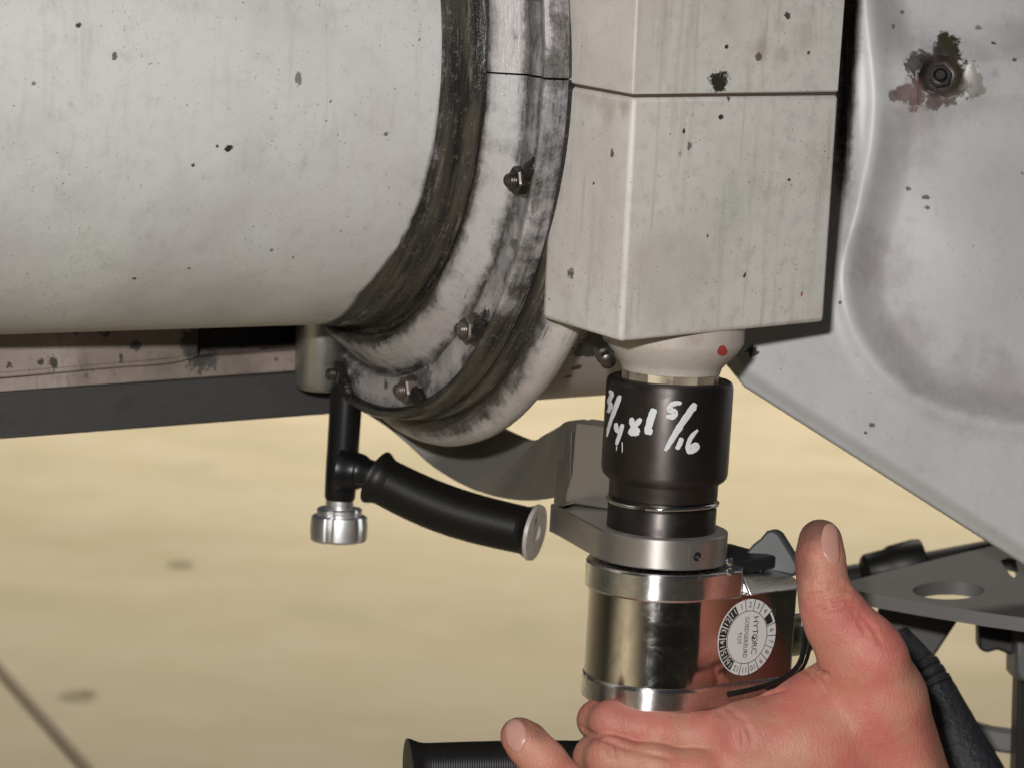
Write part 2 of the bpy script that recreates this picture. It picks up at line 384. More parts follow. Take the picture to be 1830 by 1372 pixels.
# the collar, split at axle height
CP = [(0.130, -0.0335), (0.1365, -0.0338), (0.1378, -0.0345), (0.1392, -0.0362), (0.1410, -0.0374), (0.1432, -0.0374), (0.1456, -0.0362), (0.1482, -0.0336), (0.1508, -0.0306), (0.1535, -0.0272), (0.1562, -0.0244), (0.1582, -0.0226),
      (0.1596, -0.0256), (0.168, -0.0254), (0.1742, -0.0252), (0.1744, -0.0236), (0.1756, -0.0240), (0.1764, -0.0278), (0.1788, -0.0280), (0.1803, -0.0256), (0.1806, -0.017), (0.1782, -0.0150), (0.1782, -0.0115), (0.1812, -0.0095), (0.1818, -0.006), (0.150, -0.004)]
def collar_grease(i, t):
    deg = math.degrees((t + math.pi) % (2 * math.pi) - math.pi)
    low = max(0, min(1, (-deg - 28) / 30))
    base = [1, 1, 1, 1.0, 0.85, 0.50, 0.20, 0.08, 0.04, 0.14, 0.46, 0.66, 0.42, 0.18, 0.40, 0.75, 0.75, 0.40, 0.30, 0.40, 0.46, 0.9, 0.9, 0.55, 0.6, 0.6][i]
    if i >= 17: base += low * 0.55
    if 7 <= i <= 10: base += 0.32 * max(0, 1 - abs(deg + 97) / 18)
    if 11 <= i <= 14: base += 0.16 * max(0, min(1, (deg + 30) / 20)) - 0.08 * low
    base += 0.07 if i < 7 or i > 9 else 0.02
    base += 0.10 * math.sin(t * 7 + i * 0.7) * math.sin(t * 17 + 1)
    return base
gap = 0.0028
lathe('collar_half', CP, AC, AFR, COLLAR, axle, n=90, a0=gap + math.radians(1.5), a1=math.pi - gap, attr=collar_grease, closed=True)
lathe('collar_half', CP, AC, AFR, COLLAR, axle, n=90, a0=-math.pi + gap, a1=-gap + math.radians(1.5), attr=collar_grease, closed=True)
RP = [(0.150, -0.0045), (0.1822, -0.0065), (0.1850, -0.0068), (0.1880, -0.0055), (0.1915, -0.0030), (0.1938, -0.0005), (0.1948, 0.0035), (0.1942, 0.0075), (0.1915, 0.0105), (0.186, 0.0125), (0.176, 0.0135)]
def rim_grease(i, t):
    deg = math.degrees((t + math.pi) % (2 * math.pi) - math.pi)
    low = max(0, min(1, (-deg - 30) / 30)); return [1, 1, 0.9, 0.55, 0.25, 0.12, 0.04, 0.04, 0.08, 0.3, 0.5][i] * (0.55 + 0.45 * low) - 0.03
RIM = paint('rim_paint', (0.54, 0.51, 0.48), speck=0.6, cloud=0.12, rough=0.42, streak=((40, 260, 1), (16, 150, 1), (50, 450, 1)), lines=0.4, tint=(0.34, 0.27, 0.25))
lathe('rim', RP, AC, AFR, RIM, axle, n=180, a0=math.pi, attr=rim_grease)
HUBM = paint('hub_paint', (0.50, 0.45, 0.43), speck=0.6, cloud=0.12, rough=0.48, tint=(0.36, 0.28, 0.28),
             spots=[(on_axle(1055, 618, 0.1738), .013, .85, (.04, .045, .035)), (on_axle(1030, 655, 0.1738), .004, .9, grey), (on_axle(1015, 672, 0.1738), .003, .8, grey), (on_axle(1050, 720, 0.1738), .0018, .8, (.12, .07, .04))])
lathe('hub', [(0.15, 0.012), (0.1755, 0.0135), (0.1745, 0.03), (0.1735, 0.075), (0.173, 0.100), (0.15, 0.104)], AC, AFR, HUBM, axle, n=120)

STEEL_D = metal('oily_steel', (0.13, 0.115, 0.105), 0.34, 0.9, dirt=0.9)
STEEL_R = metal('worn_steel', (0.27, 0.24, 0.22), 0.34, 0.9, dirt=0.8)
COPPER = metal('rusty_steel', (0.22, 0.18, 0.16), 0.42, 0.8, dirt=0.6)
GRS = plain('black_grease', (0.012, 0.011, 0.010), 0.28, bump=0.002, bscale=380)
def hexshape(n, rot=0.0): 
    k = math.pi / n
    return lambda t: math.cos(k) / math.cos(((t + rot) % (2 * k)) - k)
for deg, mt, tilt in ((-14.5, STEEL_D, 0.2), (-44, STEEL_R, 0.5), (-70, COPPER, 0.1), (-99, STEEL_D, 0.8), (15.5, STEEL_D, 0.4), (-128, STEEL_D, 0.3)):
    o3 = ring_pt(-0.0254, 0.1675, deg)
    fr = frame(-AX, AN)
    big = 1.0
    nut = lathe('nut', [(0.0, 0.001), (0.0062, 0.001), (0.0066, 0.0016), (0.0066, 0.0054), (0.0060, 0.0062), (0.0030, 0.0062), (0, 0.0062)], o3, fr, mt, axle, n=48, shape=hexshape(6, tilt), sharp=25)
    lump = [ring_pt(-0.0262, 0.1675 + dr_, deg + dg_) for dr_, dg_ in ((0.002, 1.2), (0.006, 2.6), (0.008, 4.2))]
    tube('grease_lump', lump, [0.0042, 0.0046, 0.0022], GRS, nut, n=12, sub=3)
    lathe('washer', [(0.0, 0.0), (0.0078, 0.0), (0.0078, 0.0012), (0.0, 0.0012)], o3, fr, STEEL_R, nut, n=32)
    pr = [(0.0, 0.004)]
    for k in range(4): z = 0.0050 + k * 0.0011; pr += [(0.0034, z), (0.0030, z + 0.00055)]
    pr += [(0.0030, 0.0095), (0.0021, 0.0103), (0, 0.0104)]
    lathe('stud', pr, o3, fr, mt, nut, n=20)

# ================================================================== BEARING BLOCK (two halves)
A_top = P(1132, 172, 1.185); ang1, ang2 = math.radians(36.8), math.radians(124)
e1 = np.array([math.cos(ang1), math.sin(ang1), 0]); e2 = np.array([math.cos(ang2), math.sin(ang2), 0])
zs = A_top[2]; zb = P(1110, 612, 1.2055)[2]
L1 = 0.1185
def foot(a, z, l1=L1, ins=0.0):
    a = np.array([a[0], a[1], z]); B = a + e1 * l1
    return [a, B, B + e2 * 0.10, a + e2 * 0.10 + e1 * 0.045, a + e2 * 0.060]
block = thing('bearing_block', 'cream painted square bearing block split by a rusty horizontal seam', 'bearing block', A_top - ZZ * 0.107)
BX = lambda px, py, d=1.21: P(px, py, d)
brown = (0.10, 0.055, 0.045)
def face_pt(px, py):      # on the wide front face
    r = ray(px, py); nrm = np.cross(e1, ZZ); t = ((A_top - CAM) @ nrm) / (r @ nrm); return CAM + r * t
def side_pt(px, py):
    r = ray(px, py); nrm = np.cross(e2, ZZ); t = ((A_top - CAM) @ nrm) / (r @ nrm); return CAM + r * t
blk_spots = [(face_pt(1285, 145), 0.00550, .95, (.03, .026, .022)), (face_pt(1299, 84), 0.00144, .9, grey), (face_pt(1408, 28), 0.00252, .8, (.05, .04, .035)), (face_pt(1356, 102), 0.00252, .75, (.09, .055, .07)),
             (face_pt(1358, 88), 0.00700, .40, (.20, .13, .09)), (face_pt(1400, 98), 0.00800, .32, (.24, .17, .12)), (face_pt(1440, 60), .010, .30, (.26, .19, .14)), (face_pt(1445, 95), 0.00130, .9, brown),
             (face_pt(1288, 210), 0.00187, .85, grey), (face_pt(1303, 175), 0.00158, .9, brown), (face_pt(1222, 235), 0.00115, .9, grey), (face_pt(1232, 262), 0.00202, .6, grey), (face_pt(1215, 275), 0.00144, .5, grey),
             (face_pt(1330, 492), 0.00137, .95, grey), (face_pt(1432, 525), 0.00130, .95, (.35, .09, .05)), (face_pt(1264, 422), 0.00101, .8, grey), (face_pt(1410, 322), 0.00115, .85, grey), (face_pt(1420, 585), 0.00600, .4, (.2, .13, .11)),
             (side_pt(1043, 82), 0.00115, .9, grey), (side_pt(1093, 275), 0.00216, .75, grey), (side_pt(1060, 328), 0.00115, .9, grey), (side_pt(1018, 490), 0.00288, .7, grey),
             (side_pt(1085, 185), .010, .38, (.26, .17, .12)), (side_pt(1050, 175), 0.00800, .35, (.26, .17, .13)), (side_pt(1115, 190), 0.00600, .40, (.25, .17, .13))]
BLK = paint('block_paint', (0.60, 0.575, 0.54), speck=1.9, cloud=0.24, rough=0.5, spots=blk_spots, tint=(0.43, 0.44, 0.37), tint2=(0.36, 0.33, 0.27), tint3=(0.52, 0.45, 0.44))
g2 = 0.0006
lo_t, lo_b = foot(A_top, zs - g2), foot(P(1109, 612, 1.2055), zb)
lo_b[2] = lo_b[2] + np.array([0, 0, 0]); lo_b[1] = lo_b[1] + ZZ * 0.002
prism('lower_half', lo_b, None, BLK, block, bevel=0.0022, bseg=3, loop2=lo_t)
up_b, up_t = foot(A_top - e1 * 0.0006, zs + g2), foot(A_top - e1 * 0.004, zs + 0.16, L1 + 0.003)
prism('upper_half', up_b, None, BLK, block, bevel=0.0009, loop2=up_t)
RUST = plain('seam_rust', (0.075, 0.05, 0.042), 0.8)
sm = foot(A_top + e1 * 0.0012 + e2 * 0.0012, zs - g2 * 1.4, L1 - 0.0024)
prism('seam', sm, ZZ * g2 * 2.8, RUST, block)

# ------------------------------------------------ the bolt head that hangs under the block: bell, then 12-point head
TD = 1.270
T0 = P(1197, 690, TD)
TFR = frame(T_UP, np.array([0.0, -1.0, 0.0]))
def ty(py):      # height along the tool's axis that shows at photo row py
    lo, hi = -0.4, 0.4
    for _ in range(50):
        mid = (lo + hi) / 2
        if proj(T0 + T_UP * mid)[1] > py: lo = mid
        else: hi = mid
    return (lo + hi) / 2
K = TD / F                # metres per photo pixel at the tool
BELL = paint('bell_paint', (0.50, 0.455, 0.40), speck=0.6, cloud=0.14, rough=0.5, tint=(0.36, 0.31, 0.25), spots=[(P(1291, 628, 1.243), .0024, 1.0, (.42, .045, .04)), (P(1240, 600, 1.235), .006, .35, (.2, .16, .1))])
hb = (zb + 0.0015 - T0[2]) / T_UP[2]
lathe('bell', [(0.0, hb), (127 * K, hb), (127 * K, ty(606)), (124 * K, ty(612)), (116 * K, ty(624)), (105 * K, ty(636)), (96 * K, ty(646)), (91 * K, ty(652)), (88 * K, ty(662)), (0, ty(662))], T0, TFR, BELL, block, n=72, sharp=50)
def on_socket(px, py, rad):
    r = ray(px, py); o = CAM - T0
    rp = r - T_UP * (r @ T_UP); op = o - T_UP * (o @ T_UP)
    a, b_, c_ = rp @ rp, 2 * rp @ op, op @ op - rad * rad
    disc = b_ * b_ - 4 * a * c_
    if disc < 0: disc = 0
    t = (-b_ - math.sqrt(disc)) / (2 * a); return CAM + r * t
BP = [(127 * K, ty(603)), (124 * K, ty(612)), (116 * K, ty(624)), (105 * K, ty(636)), (96 * K, ty(646))]
def on_bell(px, py):
    r_ = 118 * K
    for _ in range(12):
        p = on_socket(px, py, r_); r_ = float(np.interp(-((p - T0) @ T_UP), [-b_[1] for b_ in BP], [b_[0] for b_ in BP]))
    return p + (CAM - p) * 0.0003
dot = [on_bell(1291 + 9 * math.cos(a) * (1 + .12 * math.sin(3 * a)), 627 + 9.5 * math.sin(a)) for a in np.linspace(0, 2 * math.pi, 20, endpoint=False)] + [on_bell(1291, 627)]
mesh('paint_dot', dot, [(i, (i + 1) % 20, 20) for i in range(20)], plain('red_paint', (0.40, 0.05, 0.045), 0.5), block, fix=False)
NUTW = metal('worn_bolt_head', (0.50, 0.42, 0.31), 0.42, 0.55, dirt=0.45, mott=0.3)
lathe('bolt_head', [(0.0, ty(655)), (87 * K, ty(655)), (87 * K, ty(720)), (0, ty(720))], T0, TFR, NUTW, block, n=144, shape=lambda t: 1 - 0.055 * abs(math.sin(6 * t)), sharp=20)
gn = P(1076, 626, 1.262); ga = unit(P(1095, 660, 1.245) - gn); gfr = frame(ga, UP)
lathe('grease_nipple', [(0, 0), (0.0042, 0), (0.0042, 0.006), (0.0028, 0.0066), (0.0028, 0.0078), (0.0036, 0.0084), (0.0036, 0.0118), (0.002, 0.0128), (0, 0.0128)], gn, gfr, STEEL_D, block, n=20)

# ================================================================== GEAR CASE (right)
ridge = np.array([(1535, -160), (1550, -20), (1558, 60), (1566, 130), (1568, 190), (1560, 270), (1543, 345), (1524, 410), (1511, 470), (1513, 530), (1530, 590), (1560, 642), (1605, 690), (1670, 728), (1750, 752), (1850, 766), (1990, 772)], float)
def catmull(pts, sub):
    q = []
    for i in range(len(pts) - 1):
        p0, p1, p2, p3 = pts[max(i - 1, 0)], pts[i], pts[i + 1], pts[min(i + 2, len(pts) - 1)]
        for k in range(sub):
            t = k / sub; q.append(0.5 * ((2 * p1) + (-p0 + p2) * t + (2 * p0 - 5 * p1 + 4 * p2 - p3) * t * t + (-p0 + 3 * p1 - 3 * p2 + p3) * t ** 3))
    q.append(pts[-1]); return np.array(q)
RID = catmull(ridge, 8)
def sstep(x, a, b_): t = np.clip((x - a) / (b_ - a), 0, 1); return t * t * (3 - 2 * t)
def ridge_dist(X, Y):
    best = np.full(X.shape, 1e9); side = np.zeros(X.shape)
    for p, q in zip(RID[:-1], RID[1:]):
        e = q - p; l2 = e @ e
        t = np.clip(((X - p[0]) * e[0] + (Y - p[1]) * e[1]) / l2, 0, 1)
        dx, dy = X - p[0] - t * e[0], Y - p[1] - t * e[1]; d = np.hypot(dx, dy)
        s = np.sign(e[0] * dy - e[1] * dx); u = d < best; best = np.where(u, d, best); side = np.where(u, s, side)
    return best * -side          # positive inside the pocket (right of the ridge)
nx, ny = 190, 190
xs = np.linspace(1265, 1985, nx)
edge = lambda x: 676 + (x - 1312) * 0.636 + np.where(x < 1330, (1330 - x) * -0.6, 0)
X = np.repeat(xs[:, None], ny, 1); tt = np.linspace(0, 1, ny)[None, :]
Y = -170 + (edge(X) + 170) * tt
D = ridge_dist(X, Y)
pad = np.exp(-(((Y - 145 + (X - 1680) * 0.05) / 62) ** 2))                       # bridge that carries the bolt
pad = np.clip(pad * 1.25, 0, 1) * sstep(1990 - X, 0, 120)
hgt = 3.0 * np.exp(-(D / 21) ** 2)
pocket = sstep(D, 2, 72) * (1 - pad)
center = np.exp(-(((X - 1745) / 150) ** 2 + ((Y - 430) / 190) ** 2))
hgt = hgt - 11.0 * pocket + 9.0 * pocket * center
rb = np.hypot((X - 1682) * 0.95, Y - 136)
hgt = hgt + 2.6 * np.exp(-((rb - 62) / 26) ** 2) * (X > 1640) * pad - 8.5 * sstep(40 - rb, 0, 18)
fl_ = sstep(1540 - X, 0, 75) * sstep(520 - Y, 0, 330)                            # left flank falls back
hgt = hgt - 15 * fl_
hgt = hgt + 0.35 * np.sin(X * 0.021 + 1) * np.sin(Y * 0.017)
DB = 1.335
depth = DB + (X - 1500) * 0.00004 - hgt * 0.001 + 0.03 * sstep(40 - (edge(X) - Y), 0, 46) * 0.25
rows = [[P(X[i, j], Y[i, j], depth[i, j]) for j in range(ny)] for i in range(nx)]
for i in range(nx):          # rolled bottom edge, then the underside going back
    e_ = edge(xs[i]); d0 = depth[i, -1]
    for k, (dy, dd) in enumerate(((3.0, .003), (4.0, .007), (3.0, .012), (0.0, .06), (-60, .075), (-420, .08))):
        rows[i].append(P(xs[i], max(e_ + dy, -200), d0 + dd))
nyy = ny + 6
V = [p for r in rows for p in r]
Fc = [(i * nyy + j, (i + 1) * nyy + j, (i + 1) * nyy + j + 1, i * nyy + j + 1) for i in range(nx - 1) for j in range(nyy - 1)]
UVg = [((xs[i]) * 0.00025, j * 0.0012) for i in range(nx) for j in range(nyy)]
gr = np.zeros((nx, nyy)); gr[:, :ny] = 1.0 * np.exp(-((X - 1520 + Y * 0.04) / 15) ** 2) * sstep(440 - Y, 0, 240)
def case_pt(px, py):
    i = int(np.clip(round((px - xs[0]) / (xs[1] - xs[0])), 0, nx - 1)); j = int(np.clip(round((py + 170) / (edge(xs[i]) + 170) * (ny - 1)), 0, ny - 1)); return rows[i][j]
cs_spots_shade = [(case_pt(1690, 110), .0125, .97, (.03, .027, .02)), (case_pt(1668, 138), .0125, .97, (.025, .023, .02)), (case_pt(1712, 140), .011, .85, (.07, .055, .04)), (case_pt(1650, 128), .010, .95, (.025, .023, .02)), (case_pt(1690, 80), 0.00800, .9, (.04, .035, .02)), (case_pt(1700, 160), .011, .8, (.06, .05, .04)), (case_pt(1640, 172), 0.00800, .85, (.10, .05, .045)), (case_pt(1615, 165), 0.00650, .75, (.11, .06, .05)), (case_pt(1598, 172), 0.00324, .7, (.13, .08, .07)), (case_pt(1630, 120), 0.00600, .8, (.05, .045, .04)), (case_pt(1740, 150), 0.00800, .55, (.2, .17, .15)),
            (case_pt(1668, 182), 0.00600, .8, (.07, .04, .04)), (case_pt(1695, 178), 0.00600, .7, (.12, .09, .07)), (case_pt(1748, 48), 0.00202, .7, (.16, .12, .12)), (case_pt(1774, 78), 0.00130, .8, grey), (case_pt(1812, 110), 0.00144, .8, grey), (case_pt(1780, 130), 0.00288, .4, (.25, .2, .2)),
            (case_pt(1654, 352), 0.00202, .85, (.09, .055, .05)), (case_pt(1657, 372), 0.00130, .8, (.09, .055, .05)), (case_pt(1624, 336), 0.00158, .75, grey), (case_pt(1558, 760), 0.00158, .9, (.12, .08, .08)), (case_pt(1548, 775), 0.00101, .8, grey), (case_pt(1345, 630), 0.00324, .85, (.03, .03, .028)),
            (case_pt(1595, 50), 0.00158, .6, grey), (case_pt(1610, 22), 0.00158, .6, grey), (case_pt(1503, 541), 0.00101, .9, grey), (case_pt(1675, 145), .017, .35, (.16, .12, .10)),
            (case_pt(1640, 235), .026, .45, (.27, .215, .22)), (case_pt(1560, 470), .020, .48, (.25, .19, .21)), (case_pt(1760, 705), .030, .48, (.27, .21, .225)), (case_pt(1625, 625), .026, .45, (.27, .215, .225)), (case_pt(1830, 60), .026, .45, (.27, .22, .24)), (case_pt(1610, 60), .018, .40, (.29, .25, .25))]  # wide mauve patches: pocket shade beside the rib put into the colour
CASE = paint('case_paint', (0.50, 0.505, 0.505), speck=0.35, cloud=0.08, rough=0.40, tint=(0.38, 0.35, 0.36), spots=cs_spots_shade, streak=((900, 9, 1), (300, 5, 1), (900, 30, 1)), lines=0.0, sbump=0.3)
case = thing('gear_case', 'pale grey moulded gear case with a rounded rib and one greasy sunken bolt', 'gear case', P(1500, 780, 1.36))
mesh('shell', V, Fc, CASE, case, sharp=50, uv=UVg, attr=gr.ravel())
DKB = metal('greasy_bolt', (0.035, 0.034, 0.032), 0.3, 0.8, dirt=0.9)
bo = case_pt(1682, 136); bfr = frame(-FW + np.array([-.1, 0, .1]), UP); bo = bo + FW * .002
bh = lathe('sunken_bolt', [(0, -0.004), (0.0062, -0.004), (0.0062, 0.0030), (0.0055, 0.0038), (0.0, 0.0038)], bo, bfr, DKB, case, n=48, shape=hexshape(6, .3), sharp=25)
lathe('stud', [(0, .003), (0.0034, .003), (0.0034, 0.0062), (0.0022, 0.0072), (0, .0072)], bo, bfr, DKB, bh, n=20)

# ================================================================== FRAME BEAM AND STEEL BAR (left, behind the tube)
dl, dr = 1.335, 1.48
def bpt(px, py, off=0.0):
    t = (px + 80) / 780.0; return P(px, py, dl + (dr - dl) * t + off)
beam = thing('frame_beam', 'chipped pinkish-white frame beam running under and behind the white axle tube', 'beam', bpt(300, 690))
BEAM = paint('beam_paint', (0.36, 0.305, 0.275), speck=2.6, cloud=0.30, rough=0.6, tint=(0.20, 0.165, 0.135), tint2=(0.14, 0.115, 0.095), tint3=(0.27, 0.21, 0.19), chips=0.06,
             spots=[(bpt(350, 622, -.006), .012, .8, (.035, .034, .03)), (bpt(365, 640, -.004), .010, .7, (.05, .05, .045)), (bpt(240, 618, -.006), .004, .8, (.04, .04, .035)), (bpt(215, 640, -.006), .003, .8, (.04, .04, .03)), (bpt(95, 650, -.006), .004, .8, (.04, .04, .03)), (bpt(70, 646, -.006), .0025, .8, (.04, .04, .03)),
                    (bpt(15, 652, -.006), .0022, .8, (.05, .04, .03)), (bpt(150, 655, -.006), .012, .4, (.12, .10, .08)), (bpt(300, 640, -.006), .014, .45, (.10, .09, .07)), (bpt(430, 655), .016, .45, (.09, .08, .065)), (bpt(490, 645), .004, .7, (.06, .04, .03))])
bk = unit(np.cross(bpt(600, 700) - bpt(0, 740), ZZ)); bk = bk if bk @ FW > 0 else -bk
def strip(name, corners, thick, mat, par, bevel=0.001, off=0.0):
    return prism(name, [bpt(x, y, off) for x, y in corners], bk * thick, mat, par, bevel=bevel)
strip('lower_web', [(-80, 672), (720, 612), (720, 650), (-80, 706)], 0.03, BEAM, beam)
strip('upper_web', [(-80, 560), (356, 530), (356, 634), (335, 642), (-80, 676)], 0.03, BEAM, beam, bevel=0.0016, off=-0.006)
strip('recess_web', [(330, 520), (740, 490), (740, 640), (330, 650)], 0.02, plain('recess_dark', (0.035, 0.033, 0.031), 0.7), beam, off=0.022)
tube('weld_bead', [bpt(-80, 677, -0.0065), bpt(60, 665, -0.0068), bpt(200, 653, -0.0066), bpt(300, 645, -0.0068), bpt(352, 634, -0.0066)], [.0012, .0014, .0012, .0014, .0010], BEAM, beam, n=10, sub=6)
BAR = metal('dark_bar_steel', (0.085, 0.083, 0.080), 0.55, 0.35, dirt=0.3, mott=0.2, brushed=0.0004, bscale=(10, 10, 500))
br = prism('steel_bar', [bpt(-80, 704, .004), bpt(760, 650, .004), bpt(760, 727, .004), bpt(-80, 791, .004)], bk * 0.02, BAR, None, bevel=0.0012)
tag(br, 'dark grey flat steel bar lying along the underside of the chipped beam', 'steel bar')

# ================================================================== SOCKET
TA = lambda prof: [(r * K, ty(y)) for r, y in prof]
SOCK = metal('black_oxide', (0.10, 0.088, 0.085), 0.42, 0.92, mott=0.3, aniso=0.7, smear=0.10, grain=0.00004)
sock = thing('impact_socket', 'black steel impact socket marked 3/4 x 1 5/16 in white paint', 'socket', T0 + T_UP * ty(945))
lathe('socket_body', TA([(90, 720), (90, 678), (93, 675), (106, 675), (110, 677), (113, 682), (114, 690), (114, 838), (112, 846), (108, 851), (100, 857), (98, 859), (98, 883), (96, 886), (93, 888)]) + TA([(93, 898), (96, 900), (98, 903), (98, 946), (60, 948), (0, 948)]), T0, TFR, SOCK, sock, n=128, sharp=50)
CHROME = metal('chrome_wire', (0.85, 0.84, 0.82), 0.10, 1.0, mott=0.05)
ex, ey, ez = TFR
zc = ty(893)
pts = [T0 + T_UP * (zc + 0.0006 * math.sin(2 * a)) + (ex * math.cos(a) + ey * math.sin(a)) * (98.5 * K) for a in np.linspace(-0.35, 2 * math.pi - 0.55, 90)]
tube('retaining_ring', pts, 0.0011, CHROME, sock, n=10)

WHITE = plain('white_marker', (0.72, 0.74, 0.76), 0.55, var=0.35, bump=0.0002, bscale=900)
def brush(name, pts, wid, parent, smear=0.0):
    pts = catmull(np.array(pts, float), 7) if len(pts) > 2 else np.array([np.array(pts[0]) + (np.array(pts[1]) - np.array(pts[0])) * t for t in np.linspace(0, 1, 12)], float)
    n = len(pts); V, Fc = [], []
    for i, p in enumerate(pts):
        t = unit(pts[min(i + 1, n - 1)] - pts[max(i - 1, 0)]); nn = np.array([-t[1], t[0]])
        u = i / (n - 1); wv = (wid[0] + (wid[1] - wid[0]) * u) * (0.45 + 0.55 * min(1, 5 * u + .15, 5 * (1 - u) + .15)) / 2
        a, b_ = wv * (1 + rng.normal(0, .08)), wv * (1 + rng.normal(0, .08))
        for k, f in enumerate((-a, 0, b_)):
            q = p + nn * f
            V.append(on_socket(q[0], q[1], 114 * K + (0.00028 if k == 1 else 0.00016)))
    for i in range(n - 1):
        for k in range(2): Fc.append((i * 3 + k, i * 3 + k + 1, (i + 1) * 3 + k + 1, (i + 1) * 3 + k))
    return mesh(name, V, Fc, WHITE, parent, fix=False)
z2 = lambda x, y: (1060 + x * 0.17487, 660 + y * 0.17487)
def bs(pts, wid): brush('painted_stroke', [z2(*p) for p in pts], (wid[0] * 0.175 * 1.3, wid[1] * 0.175 * 1.3), sock)
bs([(165, 215), (190, 255), (165, 320), (178, 375), (150, 440)], (34, 36))       # 3
bs([(275, 265), (225, 400), (165, 570), (140, 685)], (46, 18))                    # /
bs([(232, 545), (238, 610), (262, 640)], (36, 32)); bs([(300, 555), (275, 650), (235, 770)], (38, 30)); bs([(296, 740), (297, 850)], (9, 6)); bs([(240, 780), (236, 830)], (10, 5))   # 4
bs([(388, 490), (410, 580), (470, 645)], (42, 50)); bs([(490, 500), (420, 585), (370, 660)], (44, 48)); bs([(370, 655), (470, 655)], (34, 34))   # x
bs([(625, 400), (590, 500), (545, 660)], (58, 54)); bs([(590, 600), (570, 665)], (40, 40))             # 1
bs([(905, 345), (840, 345), (785, 370)], (30, 44)); bs([(795, 360), (780, 410), (840, 435), (815, 480), (745, 480)], (44, 42))   # 5
bs([(1050, 350), (960, 470), (850, 640), (735, 830)], (62, 40))                  # /
bs([(905, 695), (885, 755), (855, 815)], (40, 40))                               # 1
bs([(1070, 615), (1010, 680), (970, 770), (985, 840), (1060, 800), (1045, 770), (995, 790)], (34, 46))   # 6

# ================================================================== REACTION ARM with side handle
ARMM = metal('grey_anodised', (0.48, 0.45, 0.425), 0.40, 0.85, mott=0.10, aniso=0.6, smear=0.08)
arm = thing('reaction_arm', 'grey metal reaction arm curving under the collar with a black side handle', 'reaction arm', T0 + T_UP * ty(994))
zt, zl = ty(942), ty(995)
plane_o = T0 + T_UP * zt
def on_plate(px, py, h=zt):
    r = ray(px, py); o = T0 + T_UP * h; t = ((o - CAM) @ T_UP) / (r @ T_UP); return CAM + r * t
# plate outline on its top plane: disc on the right, straight tangent to the corner on the left
Rp = 137 * K * 0.885
corner = on_plate(1001, 905); back = on_plate(1012, 893)
def to2(p): v = p - plane_o; return np.array([v @ ex, v @ ey])
c2 = to2(corner); dist = np.linalg.norm(c2); base_a = math.atan2(c2[1], c2[0]); off_a = math.acos(Rp / dist)
cand = [base_a + off_a, base_a - off_a]
tang = [plane_o + (ex * math.cos(a) + ey * math.sin(a)) * Rp for a in cand]
fi = 0 if (tang[0] - CAM) @ FW < (tang[1] - CAM) @ FW else 1
sgn = 1 if fi == 0 else -1
af = cand[fi]
arcp = [plane_o + (ex * math.cos(af + sgn * x) + ey * math.sin(af + sgn * x)) * Rp for x in np.linspace(0, math.radians(235), 60)]
loop = [corner] + arcp + [corner + FW * 0.055 + RT * 0.035, corner + FW * 0.035 - RT * 0.004]
prism('plate', loop, T_UP * (zl - zt), ARMM, arm, bevel=0.0007, sharp=30)
scr = on_plate(1246, 994, (zt + zl) / 2)
def plate_side(px, py):
    r = ray(px, py); o = CAM - T0; rp = r - T_UP * (r @ T_UP); op = o - T_UP * (o @ T_UP)
    a, b_, c_ = rp @ rp, 2 * rp @ op, op @ op - Rp * Rp; t = (-b_ - math.sqrt(max(b_ * b_ - 4 * a * c_, 0))) / (2 * a); return CAM + r * t
sp = plate_side(1246, 994); sn = unit((sp - T0) - T_UP * ((sp - T0) @ T_UP)); sfr = frame(sn, UP)
BLACK = plain('black_hole', (0.01, 0.01, 0.01), 0.5)
lathe('screw_hole', [(0, -0.002), (0.0021, -0.002), (0.0021, 0.00015), (0, 0.00015)], sp, sfr, BLACK, arm, n=20)
lathe('set_screw', [(0, 0.0001), (0.0011, 0.0001), (0.0010, 0.0011), (0, 0.0014)], sp + RT * 0.0006 - UP * 0.0004, sfr, CHROME, arm, n=16)
# dividing line on the plate's edge
pl = [plate_side(1232, y) for y in (974, 986, 998, 1012)]
tube('parting_line', pl, 0.00018, metal('bright_line', (.6, .58, .55), .3), arm, n=6)
# upright wall behind the socket
w0, w1 = on_plate(1010, 894), on_plate(1150, 915)
wz = lambda py, p: None
def up_to(p, py):     # raise p along the tool axis until it shows at row py
    lo, hi = 0.0, 0.12
    for _ in range(40):
        mid = (lo + hi) / 2
        if proj(p + T_UP * mid)[1] > py: lo = mid
        else: hi = mid
    return p + T_UP * lo
wd = unit((w1 - w0)); wn = unit(np.cross(wd, T_UP)); wn = wn if wn @ FW > 0 else -wn
htop = np.linalg.norm(up_to(w0, 752) - w0)
wall_prof = [(0.0, -0.001), (0.0, 0.004), (0.0015, 0.009), (0.0025, 0.014), (0.0028, htop - 0.003), (0.0034, htop), (0.0455, htop), (0.0455, -0.001)]
prism('upright_wall', [w0 + wd * a + T_UP * h for a, h in wall_prof], wn * 0.016, ARMM, arm, bevel=0.0007)
ARM2 = metal('dull_shaded_arm', (0.27, 0.26, 0.235), 0.5, 0.6, mott=0.12)
# bottom web left of the wall's face, down to the plate corner; same metal darkened to stand in for shade
prism('web', [corner + wn * 0.001, w0 + wd * 0.001 + wn * 0.002, up_to(w0, 770) + wn * 0.002, P(1003, 775, 1.385), P(990, 885, 1.375), P(989, 905, 1.36)], wn * 0.014, ARM2, arm, bevel=0.0008)
